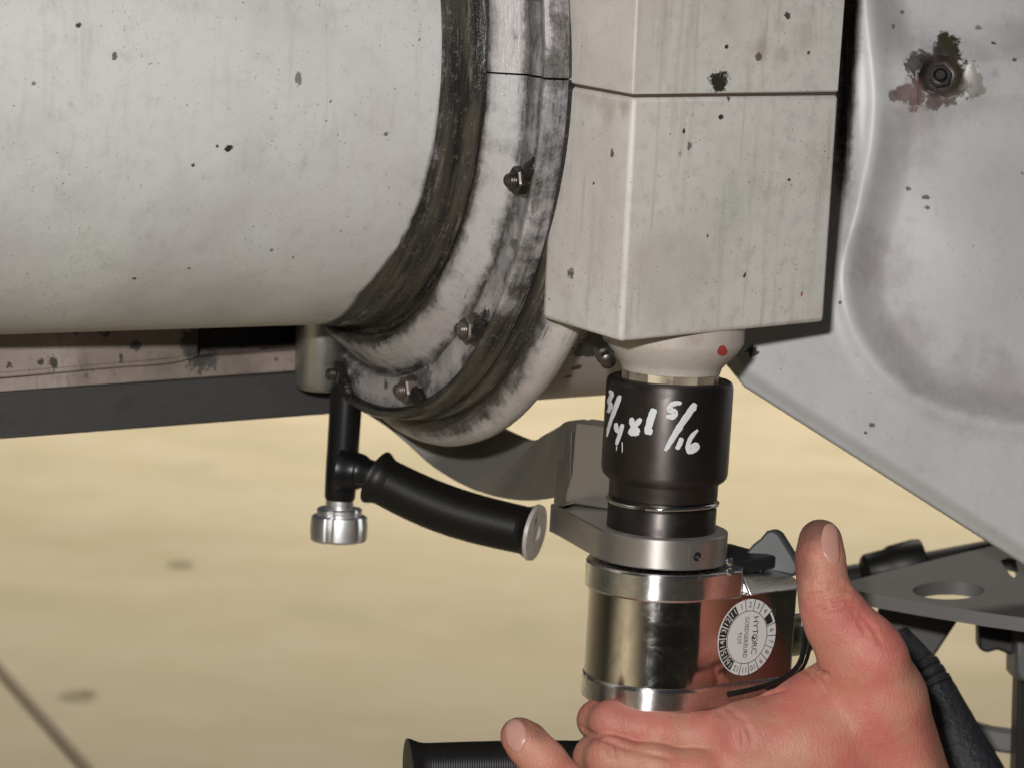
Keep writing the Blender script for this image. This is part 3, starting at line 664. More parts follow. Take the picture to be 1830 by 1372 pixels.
# curved arm
outer = [(560, 600), (600, 690), (650, 735), (690, 762), (730, 795), (775, 835), (835, 870), (895, 889), (950, 894), (1000, 887), (1045, 878)]
inner = [(560, 520), (640, 560), (720, 620), (790, 690), (840, 732), (893, 764), (948, 786), (972, 776), (997, 762), (1012, 752), (1045, 748)]
dpx = lambda x: float(np.interp(x, [560, 750, 880, 960, 1010, 1050], [1.455, 1.47, 1.455, 1.415, 1.365, 1.335]))
oc, ic = catmull(np.array(outer, float), 4), catmull(np.array(inner, float), 4)
n = len(oc); V = []
bkv = unit(FW + RT * 0.25)
for (ox, oy), (ix, iy) in zip(oc, ic):
    o_, i_ = P(ox, oy, dpx(ox)), P(ix, iy, dpx(ix)); V += [o_, i_, i_ + bkv * 0.017 - UP * .001, o_ + bkv * 0.017]
Fc = [(k * 4 + a, (k + 1) * 4 + a, (k + 1) * 4 + (a + 1) % 4, k * 4 + (a + 1) % 4) for k in range(n - 1) for a in range(4)] + [(0, 1, 2, 3), tuple((n - 1) * 4 + a for a in (3, 2, 1, 0))]
ARM2 = metal('dull_shaded_arm', (0.27, 0.26, 0.235), 0.5, 0.6, mott=0.12)
mesh('curved_arm', V, Fc, ARM2, arm, sharp=40, bevel=0.0009)
# end boss and handle
BD = 1.43; KB = BD / F
bt = P(577, 560, BD); bb = P(572, 695, BD + .006); bz = unit(bt - bb)
BOSS = metal('brushed_boss', (0.40, 0.39, 0.37), 0.36, 0.95, mott=0.1, brushed=0.0002, bscale=(700, 700, 10))
lathe('end_boss', [(0, 0.0), (38 * KB, 0.0), (44 * KB, 0.0012), (47 * KB, 0.004), (47 * KB, 0.045), (0, .045)], bb, frame(bz, -FW), BOSS, arm, n=56, sharp=50)
prism('boss_flange', [P(592, 585, BD - .004), P(640, 585, BD + .005), P(634, 700, BD + .005), P(610, 700, BD - .004), P(592, 688, BD - .004)], bkv * 0.016, BOSS, arm, bevel=0.0012)
HBLK = plain('black_plastic', (0.007, 0.007, 0.0075), 0.34, spec=0.4, var=0.2)
RUBB = plain('black_rubber', (0.006, 0.0058, 0.0056), 0.46, spec=0.4, var=0.2)
pt_, pb_ = P(620, 690, 1.428), P(607, 893, 1.434); pz = unit(pt_ - pb_)
post = lathe('handle', [(0, 0), (25 * KB, 0), (27.5 * KB, 0.0015), (28.5 * KB, 0.012), (29 * KB, np.linalg.norm(pt_ - pb_)), (0, np.linalg.norm(pt_ - pb_))], pb_, frame(pz, -FW), HBLK, arm, n=48, sharp=50)
j0 = P(612, 838, 1.430); j1 = P(678, 852, 1.424)
tube('branch', [j0, P(640, 842, 1.428), P(655, 846, 1.426), j1], [44 * KB, 33 * KB, 27 * KB, 25 * KB], HBLK, post, n=28, sub=5)
def grip(parent, p0, p1, mid_off, r, name='grip', ribs=76, flare0=1.12, flare1=1.16, cap=True):
    ax = p1 - p0; Lg = np.linalg.norm(ax); n = ribs * 4; pts, rad = [], []
    for i in range(n + 1):
        u = i / n
        p = p0 + ax * u + mid_off * math.sin(math.pi * u) * (1 - 0.35 * u)
        body = 1.0 + 0.03 * math.sin(math.pi * u * 1.2)
        f0 = flare0 * math.exp(-((u - 0.0) / 0.035) ** 2); f1 = flare1 * math.exp(-((u - 1.0) / 0.04) ** 2)
        k = body + 0.17 * f0 + 0.17 * f1
        if 0.10 < u < 0.92: k += 0.011 * math.cos(2 * math.pi * i / 4)
        pts.append(p); rad.append(r * k)
    g_ = tube(name, pts, rad, RUBB, parent, n=40, sharp=60)
    if cap:
        e = unit(pts[-1] - pts[-3]); fr = frame(e, UP)
        lathe('end_cap', [(0, -0.001), (r * 1.19, -0.001), (r * 1.17, 0.0009), (r * 0.36, 0.0013), (r * 0.30, 0.0003), (0, 0.0)], pts[-1], fr, CAPM, parent, n=48)
    return g_
CAPM = metal('worn_grip_cap', (0.60, 0.56, 0.54), 0.4, 0.2, dirt=0.9, mott=0.25)
grip(post, P(672, 852, 1.425), P(956, 951, 1.396), -UP * 0.0048, 42 * KB)
ALU = metal('machined_aluminium', (0.82, 0.83, 0.84), 0.42, 1.0, mott=0.06)
kb, kt = P(605, 966, 1.436), P(607, 893, 1.434); kz = unit(kt - kb); Lk = np.linalg.norm(kt - kb)
kn = lathe('knob', [(0, 0), (47 * KB, 0), (51 * KB, 0.0012), (52 * KB, 0.008), (50 * KB, 0.0128), (44 * KB, 0.0136), (0, 0.0136)], kb, frame(kz, -FW), ALU, post, n=140, sharp=30,
      shape=lambda t: 1 - 0.15 * (max(0, math.cos(5 * t + 1.57)) ** 8))
lathe('knob_flange', [(0, 0.0134), (40 * KB, 0.0134), (41 * KB, 0.0146), (41 * KB, 0.0163), (38 * KB, 0.0172), (0, 0.0172)], kb, frame(kz, -FW), ALU, kn, n=140, shape=lambda t: 1 - 0.13 * (max(0, math.cos(5 * t + 1.57)) ** 8), sharp=30)
lathe('knob_collar', [(0, 0.0165), (24 * KB, 0.0165), (25 * KB, 0.018), (25 * KB, Lk + .001), (0, Lk + .001)], kb, frame(kz, -FW), ALU, kn, n=40)

# ================================================================== TORQUE WRENCH
wr = thing('torque_wrench', 'polished steel hydraulic torque wrench held in the hand below the black socket', 'torque wrench', T0 + T_UP * ty(1250))
POL = metal('polished_steel', (0.92, 0.91, 0.90), 0.27, 1.0, mott=0.05, aniso=0.95, smear=0.05)
BODY = metal('mirror_steel', (0.58, 0.55, 0.52), 0.13, 1.0, mott=0.08, aniso=0.8, smear=0.07)
wy = math.radians(38); wdir = np.array([math.cos(wy), math.sin(wy), 0]); wdir = unit(wdir - T_UP * (wdir @ T_UP)); wnn = unit(np.cross(wdir, T_UP)); wnn = wnn if wnn @ FW < 0 else -wnn
def stadium(r, ln, h, back_r=None, m=28):
    """round nose on the tool axis, straight flanks running back along wdir"""
    o = T0 + T_UP * h; L = []
    for a in np.linspace(-math.pi / 2, math.pi / 2, m): L.append(o - wdir * (r * math.cos(a)) + wnn * (-r * math.sin(a)))
    rb_ = back_r or r
    c = r * 0.25
    return L[:] + [o + wdir * (ln - c) - wnn * r, o + wdir * ln - wnn * (r - c), o + wdir * ln + wnn * (r - c), o + wdir * (ln - c) + wnn * r]
LW = 0.066
def body(name, r, y0, y1, mat, ln=LW, bev=0.0008, par=None):
    return prism(name, stadium(r * K, ln, ty(y1)), T_UP * (ty(y0) - ty(y1)), mat, par or wr, bevel=bev, bseg=3, sharp=25)
body('housing', 123, 1046, 1204, BODY)
body('base_band', 126.5, 1200, 1247, POL, bev=0.0022)
body('top_band', 131, 1002, 1050, POL, ln=0.030, bev=0.0012)
# top plate with a raised wedge nose, running back to the swivel
hz = ty(1000)
o_ = T0 + T_UP * ty(1048)
tb = [o_ + wdir * 0.028 + wnn * 131 * K, o_ + wdir * LW + wnn * 118 * K, o_ + wdir * LW - wnn * 118 * K, o_ + wdir * 0.028 - wnn * 131 * K]
t1 = T_UP * (ty(1022) - ty(1048)); t2 = T_UP * (ty(1033) - ty(1048))
tl = [tb[0] + t1 - wnn * .006, tb[1] + t2 - wnn * .010, tb[2] + t2 + wnn * .010, tb[3] + t1 + wnn * .006]
prism('top_shoulder', tb, None, POL, wr, bevel=0.001, loop2=tl)
DKM = metal('dark_anodised', (0.05, 0.05, 0.05), 0.4, 0.7)
o_ = T0 + T_UP * ty(1024)
prism('ratchet_cover', [o_ + wdir * .028 + wnn * .018, o_ + wdir * .062 + wnn * .012, o_ + wdir * .062 - wnn * .02, o_ + wdir * .028 - wnn * .022], T_UP * 0.006, DKM, wr, bevel=0.001)
# grey ear-shaped release lever
LEV = plain('grey_lever', (0.085, 0.09, 0.09), 0.42, metallic=0.3)
ld = 1.312
lp = [(1322, 1000), (1345, 972), (1358, 962), (1370, 948), (1382, 945), (1394, 953), (1418, 992), (1432, 1016), (1418, 1030), (1360, 1018)]
prism('release_lever', [P(x, y, ld) for x, y in lp], unit(FW + RT * .3) * 0.010, LEV, wr, bevel=0.0015, bseg=3)
for yy in (1004, 1022):
    q = P(1304, yy, 1.248); lathe('cover_screw', [(0, 0), (0.0018, 0), (0.0018, 0.0016), (0.0011, 0.0022), (0, 0.0022)], q, frame(unit(-FW + UP * .3), UP), CHROME, wr, n=16)
# inspection sticker on the flat flank
so = T0 + wnn * (123 * K)
def on_flank(px, py, off=0.0):
    r = ray(px, py); t = ((so + wnn * off - CAM) @ wnn) / (r @ wnn); return CAM + r * t
S0 = on_flank(1334.5, 1137.5, 0.0); sx_, sy_ = wdir, np.cross(wnn, wdir)
sy_ = sy_ if sy_ @ T_UP > 0 else -sy_; 
RS = 68.5 * K * 1.02
STW = plain('sticker_white', (0.70, 0.69, 0.68), 0.4, var=0.06); STK = plain('sticker_ink', (0.02, 0.02, 0.02), 0.45)
st = flat_curve('inspection_sticker', [circle2(0, 0, RS, RS, 64)], S0 + wnn * 0.00015, sx_, sy_, 0.00015, STW, wr)
def sector(a0, a1, r0, r1, n=10):
    pts = [(r1 * math.sin(math.radians(a)), r1 * math.cos(math.radians(a))) for a in np.linspace(a0, a1, n)] + [(r0 * math.sin(math.radians(a)), r0 * math.cos(math.radians(a))) for a in np.linspace(a1, a0, n)]
    return pts
lay = S0 + wnn * 0.00030
r_in = RS * 0.70
ofs = -28
for a0 in range(6):
    A0 = ofs + 20 * (12 + a0); flat_curve('dark_segment', [sector(A0 + 1.0, A0 + 19.0, r_in * 1.03, RS * 0.975)], lay, sx_, sy_, 0.00006, STK, st)
flat_curve('punched_segment', [sector(ofs + 80, ofs + 97, r_in * 1.02, RS * 0.93)], lay, sx_, sy_, 0.00006, STK, st)
flat_curve('inner_circle', [circle2(0, 0, r_in, r_in, 64), circle2(0, 0, r_in * 0.975, r_in * 0.975, 64)], lay, sx_, sy_, 0.00006, STK, st)
for k in range(1, 12):
    A0 = ofs + 20 * k; flat_curve('divider', [sector(A0 - 0.7, A0 + 0.7, r_in, RS, 3)], lay, sx_, sy_, 0.00006, STK, st)
lay2 = S0 + wnn * 0.00042
def num(txt, deg, mat, rr=0.85, size=0.0037):
    a = math.radians(deg); radial = sx_ * math.sin(a) + sy_ * math.cos(a); tg = sx_ * math.cos(a) - sy_ * math.sin(a)
    text_mesh('printed_number', txt, size, lay2 + radial * RS * rr, tg, radial, mat, st)
for k in range(12):
    if k != 4: num(str(k + 1), ofs + 10 + 20 * k, STK)
for k, tx in enumerate(('16', '15', '14', '13', '12', '11')): num(tx, ofs + 10 + 20 * (12 + k), STW, size=0.0043)
tx_, ty_ = -sy_, sx_          # lettering runs downwards
text_mesh('printed_name', 'HYT', 0.0047, lay2 + sx_ * 0.0045 + sy_ * 0.0053, tx_, ty_, STK, st, sx=0.95)
text_mesh('printed_name', 'RC', 0.0047, lay2 + sx_ * 0.0045 - sy_ * 0.0055, tx_, ty_, STK, st, sx=0.95)
flat_curve('printed_emblem', [circle2(0, 0, .0018, .0018, 30), circle2(0.0001, 0, .0014, .0014, 30)], lay2 + sx_ * 0.0045 - sy_ * 0.0008, sx_, sy_, 0.00005, STK, st)
flat_curve('printed_emblem', [[(-.0015, -.0002), (-.0006, .0008), (.0002, .0002), (.0010, .0011), (.0004, -.0008), (-.0003, -.0003)]], lay2 + sx_ * 0.0044 - sy_ * 0.0008, sx_, sy_, 0.00005, STK, st)
text_mesh('printed_word', 'GOEDGEKEURD', 0.0036, lay2 - sx_ * 0.0009, tx_, ty_, STK, st, sx=0.74)
text_mesh('printed_word', 'TOT', 0.0034, lay2 - sx_ * 0.0050, tx_, ty_, STK, st, sx=0.85)
# swivel and thin black wire at the back end
SWV = metal('swivel_steel', (0.30, 0.30, 0.25), 0.3, 0.9)
o_ = T0 + T_UP * ty(1165) + wdir * (LW - .002); lathe('swivel', [(0, 0), (.013, 0), (.013, .010), (.010, .012), (.010, .03), (0, .03)], o_, frame(wdir, T_UP), SWV, wr, n=40)
tube('thin_wire', [P(1441, 1118, 1.285), P(1438, 1150, 1.278), P(1430, 1182, 1.272), P(1412, 1203, 1.268), P(1380, 1220, 1.263), P(1335, 1233, 1.255), P(1300, 1240, 1.252)], .0013, RUBB, wr, n=10, sub=6)
tube('thin_wire', [P(1449, 1150, 1.287), P(1436, 1190, 1.280), P(1408, 1216, 1.272), P(1370, 1230, 1.266)], .0009, RUBB, wr, n=10, sub=6)
lathe('wire_clip', [(0, 0), (.002, 0), (.002, .004), (0, .004)], P(1438, 1118, 1.283), frame(UP, FW), CHROME, wr, n=16)
# lower drive boss and the second black grip
lathe('lower_boss', TA([(0, 1244), (96, 1244), (96, 1400), (0, 1400)]), T0, TFR, DKM, wr, n=56)
lg = grip(wr, P(1150, 1370, 1.29), P(728, 1372, 1.268), UP * 0.0008, 45 * K, name='lower_grip', ribs=100, cap=False)

# ================================================================== HANDS (signed-distance flesh, meshed with surface nets)
def rcone(Q, a, b_, r1, r2):
    ab = b_ - a; l2 = ab @ ab; t = np.clip(((Q - a) @ ab) / l2, 0, 1)
    d = np.linalg.norm(Q - a - t[..., None] * ab, axis=-1); return d - (r1 + (r2 - r1) * t)
def smin(a, b_, k): h = np.clip(0.5 + 0.5 * (b_ - a) / k, 0, 1); return b_ * (1 - h) + a * h - k * h * (1 - h)
def smax(a, b_, k): return -smin(-a, -b_, k)
def chain_sdf(Q, ch, k):
    d = None
    for (a, ra), (b_, rb_) in zip(ch[:-1], ch[1:]):
        e = rcone(Q, a, b_, ra, rb_); d = e if d is None else smin(d, e, k)
    return d
def surface_nets(f, lo, hi, step):
    dims = np.ceil((hi - lo) / step).astype(int) + 1
    gx = [lo[i] + step * np.arange(dims[i]) for i in range(3)]
    S = np.empty(dims, np.float32)
    for i in range(0, dims[0], 8):
        Q = np.stack(np.meshgrid(gx[0][i:i + 8], gx[1], gx[2], indexing='ij'), -1); S[i:i + 8] = f(Q)
    s = S < 0
    n = dims - 1
    cnt = np.zeros(n, int); acc = np.zeros((*n, 3)); ne = np.zeros(n)
    cor = [(i, j, k) for i in (0, 1) for j in (0, 1) for k in (0, 1)]
    sl = lambda A_, c: A_[c[0]:c[0] + n[0], c[1]:c[1] + n[1], c[2]:c[2] + n[2]]
    for a in cor:
        for ax in range(3):
            if a[ax]: continue
            b_ = list(a); b_[ax] = 1
            va, vb = sl(S, a), sl(S, b_); cr = (va < 0) != (vb < 0)
            t = np.where(cr, va / np.where(va == vb, 1, va - vb), 0)
            pt = np.zeros((*n, 3)); pt[...] = a; pt[..., ax] += t
            acc += np.where(cr[..., None], pt, 0); ne += cr
    act = ne > 0; idx = -np.ones(n, int); idx[act] = np.arange(act.sum())
    ii = np.argwhere(act); V = lo + step * (ii + acc[act] / ne[act][:, None])
    Fs = []
    for ax in range(3):
        u, v = [(1, 2), (2, 0), (0, 1)][ax]
        a = s[tuple(slice(0, -1) if q == ax else slice(1, -1) for q in range(3))]; b_ = s[tuple(slice(1, None) if q == ax else slice(1, -1) for q in range(3))]
        w_ = np.argwhere(a != b_)
        flip = a[a != b_]
        base = w_.copy(); base[:, u] += 1; base[:, v] += 1
        def g_(du, dv):
            q = base.copy(); q[:, u] -= du; q[:, v] -= dv; return idx[q[:, 0], q[:, 1], q[:, 2]]
        quad = np.stack([g_(1, 1), g_(0, 1), g_(0, 0), g_(1, 0)], 1)
        quad[~flip] = quad[~flip][:, ::-1]; Fs.append(quad)
    return V, np.concatenate(Fs)

m, nt, b = new_mat('skin'); g = G(nt); pos = wpos(g)
big = g.noise(pos, 34, 3, 0.5); mid = g.noise(pos, 110, 4, 0.6); fine = g.noise(pos, 700, 3)
c = g.mix(g.step(big, 0.34, 0.66), (0.52, 0.245, 0.170), (0.54, 0.160, 0.130))
c = g.mix(g.math('MULTIPLY', g.step(mid, 0.42, 0.72), 0.30), c, (0.60, 0.30, 0.20))
c = g.mix(g.math('MULTIPLY', g.step(fine, 0.5, 0.8), 0.18), c, (0.42, 0.15, 0.12))
for place, rad, stn, cc in ((P(1456, 936, 1.255), .0135, .75, (.09, .05, .04)), (P(1424, 1000, 1.256), .013, .60, (.16, .065, .045)), (P(1426, 1060, 1.256), .010, .40, (.18, .07, .05)), (P(920, 1284, 1.224), .012, .55, (.16, .07, .055)), (P(962, 1298, 1.224), .008, .45, (.18, .08, .06)),
                        (P(1090, 1275, 1.25), .022, .35, (.44, .11, .10)), (P(1300, 1300, 1.24), .022, .40, (.44, .12, .11)), (P(1480, 1130, 1.24), .018, .30, (.44, .13, .11)), (P(1590, 1150, 1.24), .012, .25, (.44, .14, .11))):
    dd = g.math('ADD', g.math('DIVIDE', g.vmath('DISTANCE', pos, tuple(place)), rad), g.math('MULTIPLY', g.math('SUBTRACT', mid, 0.5), 0.9))
    c = g.mix(g.math('MULTIPLY', g.step(dd, 1.15, 0.35), stn), c, cc)
g.put(b.inputs['Base Color'], c); b.inputs['Roughness'].default_value = 0.5; b.inputs['Specular IOR Level'].default_value = 0.36
b.inputs['Subsurface Weight'].default_value = 0.05; b.inputs['Subsurface Radius'].default_value = (1.0, 0.35, 0.2); b.inputs['Subsurface Scale'].default_value = 0.004
d1, _ = g.voro(g.mapv(pos, (1.0, 1.0, 1.35)), 1150)
wr_ = g.noise(g.mapv(pos, (260, 260, 900)), 1.0, 3)
hg = g.math('ADD', g.math('MULTIPLY', d1, 0.55), g.math('ADD', g.math('MULTIPLY', wr_, 0.4), g.math('MULTIPLY', mid, 0.6)))
wl = g.n('ShaderNodeTexWave', wave_type='BANDS', bands_direction='X'); g.put(wl.inputs['Vector'], g.mapv(pos, (1, 1, 0.6), (0, 0.5, 0.4))); wl.inputs['Scale'].default_value = 130; wl.inputs['Distortion'].default_value = 14; wl.inputs['Detail'].default_value = 3; wl.inputs['Detail Scale'].default_value = 1.6
hg = g.math('ADD', hg, g.math('MULTIPLY', wl.outputs['Fac'], 0.35))
g.l(g.bump(hg, 0.42, 0.0006), b.inputs['Normal'])
SKIN = m
NAIL = plain('nail', (0.55, 0.29, 0.235), 0.36, var=0.12)
NAILW = plain('nail_edge', (0.72, 0.66, 0.58), 0.35, var=0.1)

def pc(px, py, d, r): return (P(px, py, d), r * d / F)
def hand_sdf(chains, palm, kk=0.004, kp=0.010, creases=()):
    def f(Q):
        d = chain_sdf(Q, palm[0], 0.012)
        for c_ in palm[1:]: d = smin(d, chain_sdf(Q, c_, 0.010), 0.016)
        fin = None
        for c_, k_ in chains:
            e = chain_sdf(Q, c_, kk); fin = e if fin is None else smin(fin, e, k_)
        d = smin(d, fin, kp)
        if creases:
            near = np.abs(d) < 0.004; Qn = Q[near]; dn = d[near]
            if len(dn):
                for a, b_, r in creases: dn = smax(dn, -(rcone(Qn, a, b_, r, r)), 0.0014)
                d = d.copy(); d[near] = dn
        return d
    return f
def build_hand(name, f, lo, hi, step, mat, label):
    V, Fq = surface_nets(f, lo, hi, step)
    # Newton steps pull the vertices onto the true surface
    for _ in range(2):
        h = 0.0004; d0 = f(V); gr_ = np.stack([(f(V + np.eye(3)[i] * h) - d0) / h for i in range(3)], 1)
        V = V - np.clip(d0, -step, step)[:, None] * gr_ / np.maximum((gr_ ** 2).sum(1), 0.25)[:, None] * 0.7
    o = mesh(name, V, Fq, mat, None, sharp=180)
    return tag(o, label, 'hand')
def march(f, px, py, d0=1.12, d1=1.40):
    r = ray(px, py); t = d0
    for _ in range(120):
        v = float(f((CAM + r * t)[None])[0])
        if v < 0.00005: break
        t += max(v * 0.8, 0.00005)
        if t > d1: return None
    return CAM + r * t
def nail(f, outline, cx, cy, parent, mat, name='fingernail', lift=0.0005):
    """nail plate: the outline (photo pixels) laid on the finger and raised a little"""
    ol = catmull(np.array(outline + [outline[0]], float), 5)[:-1]; n = len(ol); rings = (1.0, 0.93, 0.8, 0.55, 0.28)
    V, Fc = [], []; eps = 0.0004
    for k, s in enumerate(rings):
        for x, y in ol:
            p = march(f, cx + (x - cx) * s, cy + (y - cy) * s)
            if p is None: p = P(x, y, 1.25)
            nn = unit([float(f((p + np.eye(3)[i] * eps)[None])[0] - f((p - np.eye(3)[i] * eps)[None])[0]) for i in range(3)])
            V.append(p + nn * (-0.0004 if k == 0 else lift if k > 1 else lift * 0.8))
    p = march(f, cx, cy); V.append(p + unit(-ray(cx, cy)) * lift * 1.1)
    for k in range(len(rings) - 1):
        for i in range(n): Fc.append((k * n + i, k * n + (i + 1) % n, (k + 1) * n + (i + 1) % n, (k + 1) * n + i))
    for i in range(n): Fc.append(((len(rings) - 1) * n + i, (len(rings) - 1) * n + (i + 1) % n, len(V) - 1))
    return mesh(name, V, Fc, mat, parent, sharp=60)

# --- the hand round the wrench (its back to the viewer, thumb up)
th = [pc(1466, 966, 1.262, 39), pc(1466, 1000, 1.260, 41), pc(1470, 1040, 1.258, 41), pc(1480, 1078, 1.258, 48), pc(1498, 1110, 1.260, 58), pc(1536, 1168, 1.262, 72), pc(1570, 1250, 1.268, 84), pc(1605, 1400, 1.285, 95)]
ix_ = [pc(1345, 1322, 1.266, 64), pc(1262, 1318, 1.262, 44), pc(1180, 1310, 1.260, 37), pc(1092, 1291, 1.262, 36), pc(1070, 1286, 1.275, 33), pc(1068, 1286, 1.305, 33), pc(1090, 1290, 1.330, 31)]
mi_ = [pc(1340, 1402, 1.258, 66), pc(1250, 1386, 1.252, 46), pc(1170, 1372, 1.250, 41), pc(1088, 1356, 1.252, 39), pc(1064, 1353, 1.264, 36), pc(1060, 1354, 1.298, 36), pc(1085, 1358, 1.325, 32)]
ri_ = [pc(1350, 1480, 1.258, 62), pc(1250, 1460, 1.250, 44), pc(1170, 1446, 1.250, 40), pc(1095, 1436, 1.254, 37), pc(1072, 1420, 1.266, 35), pc(1070, 1420, 1.300, 34), pc(1100, 1424, 1.325, 30)]
pi_ = [pc(1375, 1535, 1.266, 54), pc(1280, 1515, 1.258, 38), pc(1205, 1500, 1.258, 34), pc(1135, 1490, 1.262, 32), pc(1115, 1488, 1.272, 30), pc(1112, 1488, 1.300, 29), pc(1140, 1490, 1.318, 26)]
palm = [[pc(1350, 1330, 1.266, 78), pc(1450, 1345, 1.272, 98), pc(1570, 1400, 1.285, 100)], [pc(1350, 1400, 1.268, 80), pc(1480, 1440, 1.285, 105), pc(1620, 1520, 1.30, 100)],
        [pc(1370, 1490, 1.272, 74), pc(1480, 1530, 1.29, 90), pc(1630, 1560, 1.305, 95)], [pc(1545, 1260, 1.272, 70), pc(1460, 1320, 1.272, 85)], [pc(1600, 1460, 1.298, 100), pc(1680, 1600, 1.315, 105), pc(1760, 1760, 1.335, 120)],
        [pc(1500, 1215, 1.276, 44), pc(1440, 1280, 1.274, 62)], [pc(1552, 1138, 1.254, 38), pc(1570, 1178, 1.254, 44), pc(1596, 1260, 1.258, 38), pc(1630, 1380, 1.264, 42)], [pc(1325, 1315, 1.2545, 42), pc(1420, 1335, 1.256, 26), pc(1520, 1372, 1.262, 22)]]
f0 = hand_sdf([(ix_, .001), (mi_, .0005), (ri_, .002), (pi_, .002), (th, .006)], palm, kk=0.005, kp=0.006)
cre = []
def crease(pts, r, dep=0.25):
    r = r * 1.2
    q = [march(f0, x, y) for x, y in pts]
    q = [p + unit(-ray(1400, 1200)) * (r * dep) for p in q if p is not None]
    for a, b_ in zip(q[:-1], q[1:]): cre.append((a, b_, r))
crease([(1440, 1066), (1465, 1062), (1495, 1054), (1518, 1050)], .0011); crease([(1450, 1080), (1480, 1074), (1515, 1066)], .0010); crease([(1462, 1046), (1485, 1044), (1505, 1040)], .0008); crease([(1465, 1094), (1500, 1084), (1530, 1078)], .0008)
crease([(1040, 1302), (1075, 1318), (1120, 1335), (1165, 1345), (1195, 1352)], .0010, .2); crease([(1345, 1245), (1372, 1238), (1400, 1232)], .0008); crease([(1440, 1195), (1462, 1215), (1478, 1240)], .0009); crease([(1455, 1186), (1480, 1205)], .0008)
crease([(1330, 1290), (1340, 1305), (1345, 1325)], .0007); crease([(1310, 1288), (1318, 1306), (1320, 1330)], .0007); crease([(1540, 1098), (1560, 1120), (1572, 1145)], .0008); crease([(1525, 1092), (1540, 1115), (1550, 1135)], .0007)
crease([(1300, 1262), (1312, 1275), (1330, 1285)], .0008); crease([(1285, 1268), (1296, 1285), (1300, 1300)], .0007); crease([(1085, 1320), (1090, 1350)], .0006); crease([(1100, 1322), (1104, 1352)], .0006)
f1 = hand_sdf([(ix_, .001), (mi_, .0005), (ri_, .002), (pi_, .002), (th, .006)], palm, kk=0.005, kp=0.006, creases=cre)
hand1 = build_hand('hand', f1, np.array([P(1000, 1372, 1.25)[0] - .005, P(1400, 1300, 1.2)[1] - .03, P(1700, 1690, 1.3)[2] - .0]), np.array([P(1760, 1300, 1.3)[0] + .03, P(1700, 1300, 1.36)[1] + .02, P(1466, 915, 1.26)[2] + .004]), 0.0014, SKIN,
                   'bare hand with raised dirty thumb gripping the polished wrench')
nail(f1, [(1466, 962), (1473, 938), (1486, 934), (1495, 943), (1499, 965), (1500, 1000), (1497, 1008), (1485, 1006), (1470, 990)], 1486, 970, hand1, NAIL)
# --- the other hand: its thumb lies on the lower grip
th2 = [pc(925, 1312, 1.232, 30), pc(940, 1326, 1.231, 35), pc(972, 1362, 1.230, 39), pc(1010, 1410, 1.232, 44), pc(1050, 1470, 1.238, 56), pc(1080, 1560, 1.25, 72)]
fing2 = []
for k in range(4):
    x = 760 + 88 * k
    fing2.append(([pc(x + 60, 1600, 1.27, 44), pc(x + 10, 1500, 1.255, 36), pc(x, 1450, 1.252, 34), pc(x - 4, 1440, 1.28, 32), pc(x - 4, 1400, 1.318, 31), pc(x, 1385, 1.322, 29)], .0015))
palm2 = [[pc(830, 1610, 1.265, 66), pc(1080, 1610, 1.265, 76)], [pc(880, 1700, 1.27, 70), pc(1080, 1680, 1.27, 80)], [pc(980, 1700, 1.275, 95), pc(1010, 1900, 1.29, 95)]]
f2 = hand_sdf(fing2 + [(th2, .006)], palm2, kk=0.005, kp=0.007)
hand2 = build_hand('hand', f2, np.array([P(690, 1500, 1.27)[0] - .012, P(900, 1372, 1.2)[1] - .03, P(900, 1860, 1.28)[2]]), np.array([P(1180, 1500, 1.3)[0] + .01, P(900, 1300, 1.36)[1] + .02, P(925, 1270, 1.23)[2] + .006]), 0.0019, SKIN,
                   'bare thumb with pale nail resting on the lower black rubber grip')
nail(f2, [(901, 1300), (910, 1285), (925, 1283), (938, 1296), (942, 1318), (934, 1340), (922, 1345), (907, 1330)], 921, 1313, hand2, NAIL)

# ================================================================== BRACKET AND HOSE (right, behind the hand)
brk = thing('support_bracket', 'grey triangular metal bracket with oval cut-out behind the thumb', 'bracket', P(1700, 1372, 1.5))
GREY = metal('grey_casting', (0.19, 0.185, 0.18), 0.5, 0.35, mott=0.12)
DARK = plain('dark_frame', (0.030, 0.029, 0.029), 0.5, metallic=0.3)
zq = P(1525, 1058, 1.42)[2]
QO = on_z(1525, 1052, zq); qx = np.array([1.0, 0, 0]); qy = np.array([0, 1.0, 0])
def q2(px, py): v = on_z(px, py, zq) - QO; return (v[0], v[1])
out = [q2(1490, 1056), q2(1600, 1028), q2(1700, 1003), q2(1800, 979), q2(1850, 968), q2(1890, 985), q2(1900, 1060), q2(1890, 1110), q2(1840, 1117), q2(1760, 1106), q2(1650, 1088), q2(1560, 1072), q2(1510, 1064)]
def qell(cx, cy, rx, ry, n=32, skew=0.0): return [q2(cx + rx * math.cos(a) + skew * math.sin(a), cy + ry * math.sin(a)) for a in np.linspace(0, 2 * math.pi, n, endpoint=False)]
tri2 = [q2(1786, 1012), q2(1800, 1007), q2(1815, 1010), q2(1818, 1030), q2(1812, 1043), q2(1806, 1040)]
flat_curve('gusset_plate', [out, qell(1694, 1066, 64, 16, skew=0), tri2], QO, qx, qy, 0.007, GREY, brk, bevel=0.001)
tube('cross_bar', [P(1440, 1046, 1.58), P(1640, 1012, 1.585), P(1850, 972, 1.59)], .0075, DARK, brk, n=20)
kfr = frame(unit(P(1650, 1008, 1.585) - P(1540, 1030, 1.582)), UP)
lathe('rubber_bush', [(0, 0), (.0085, 0), (.0105, .002), (.0112, .014), (.0125, .016), (.0135, .030), (.0128, .0345), (.0, .0345)], P(1543, 1024, 1.565), kfr, RUBB, brk, n=36)
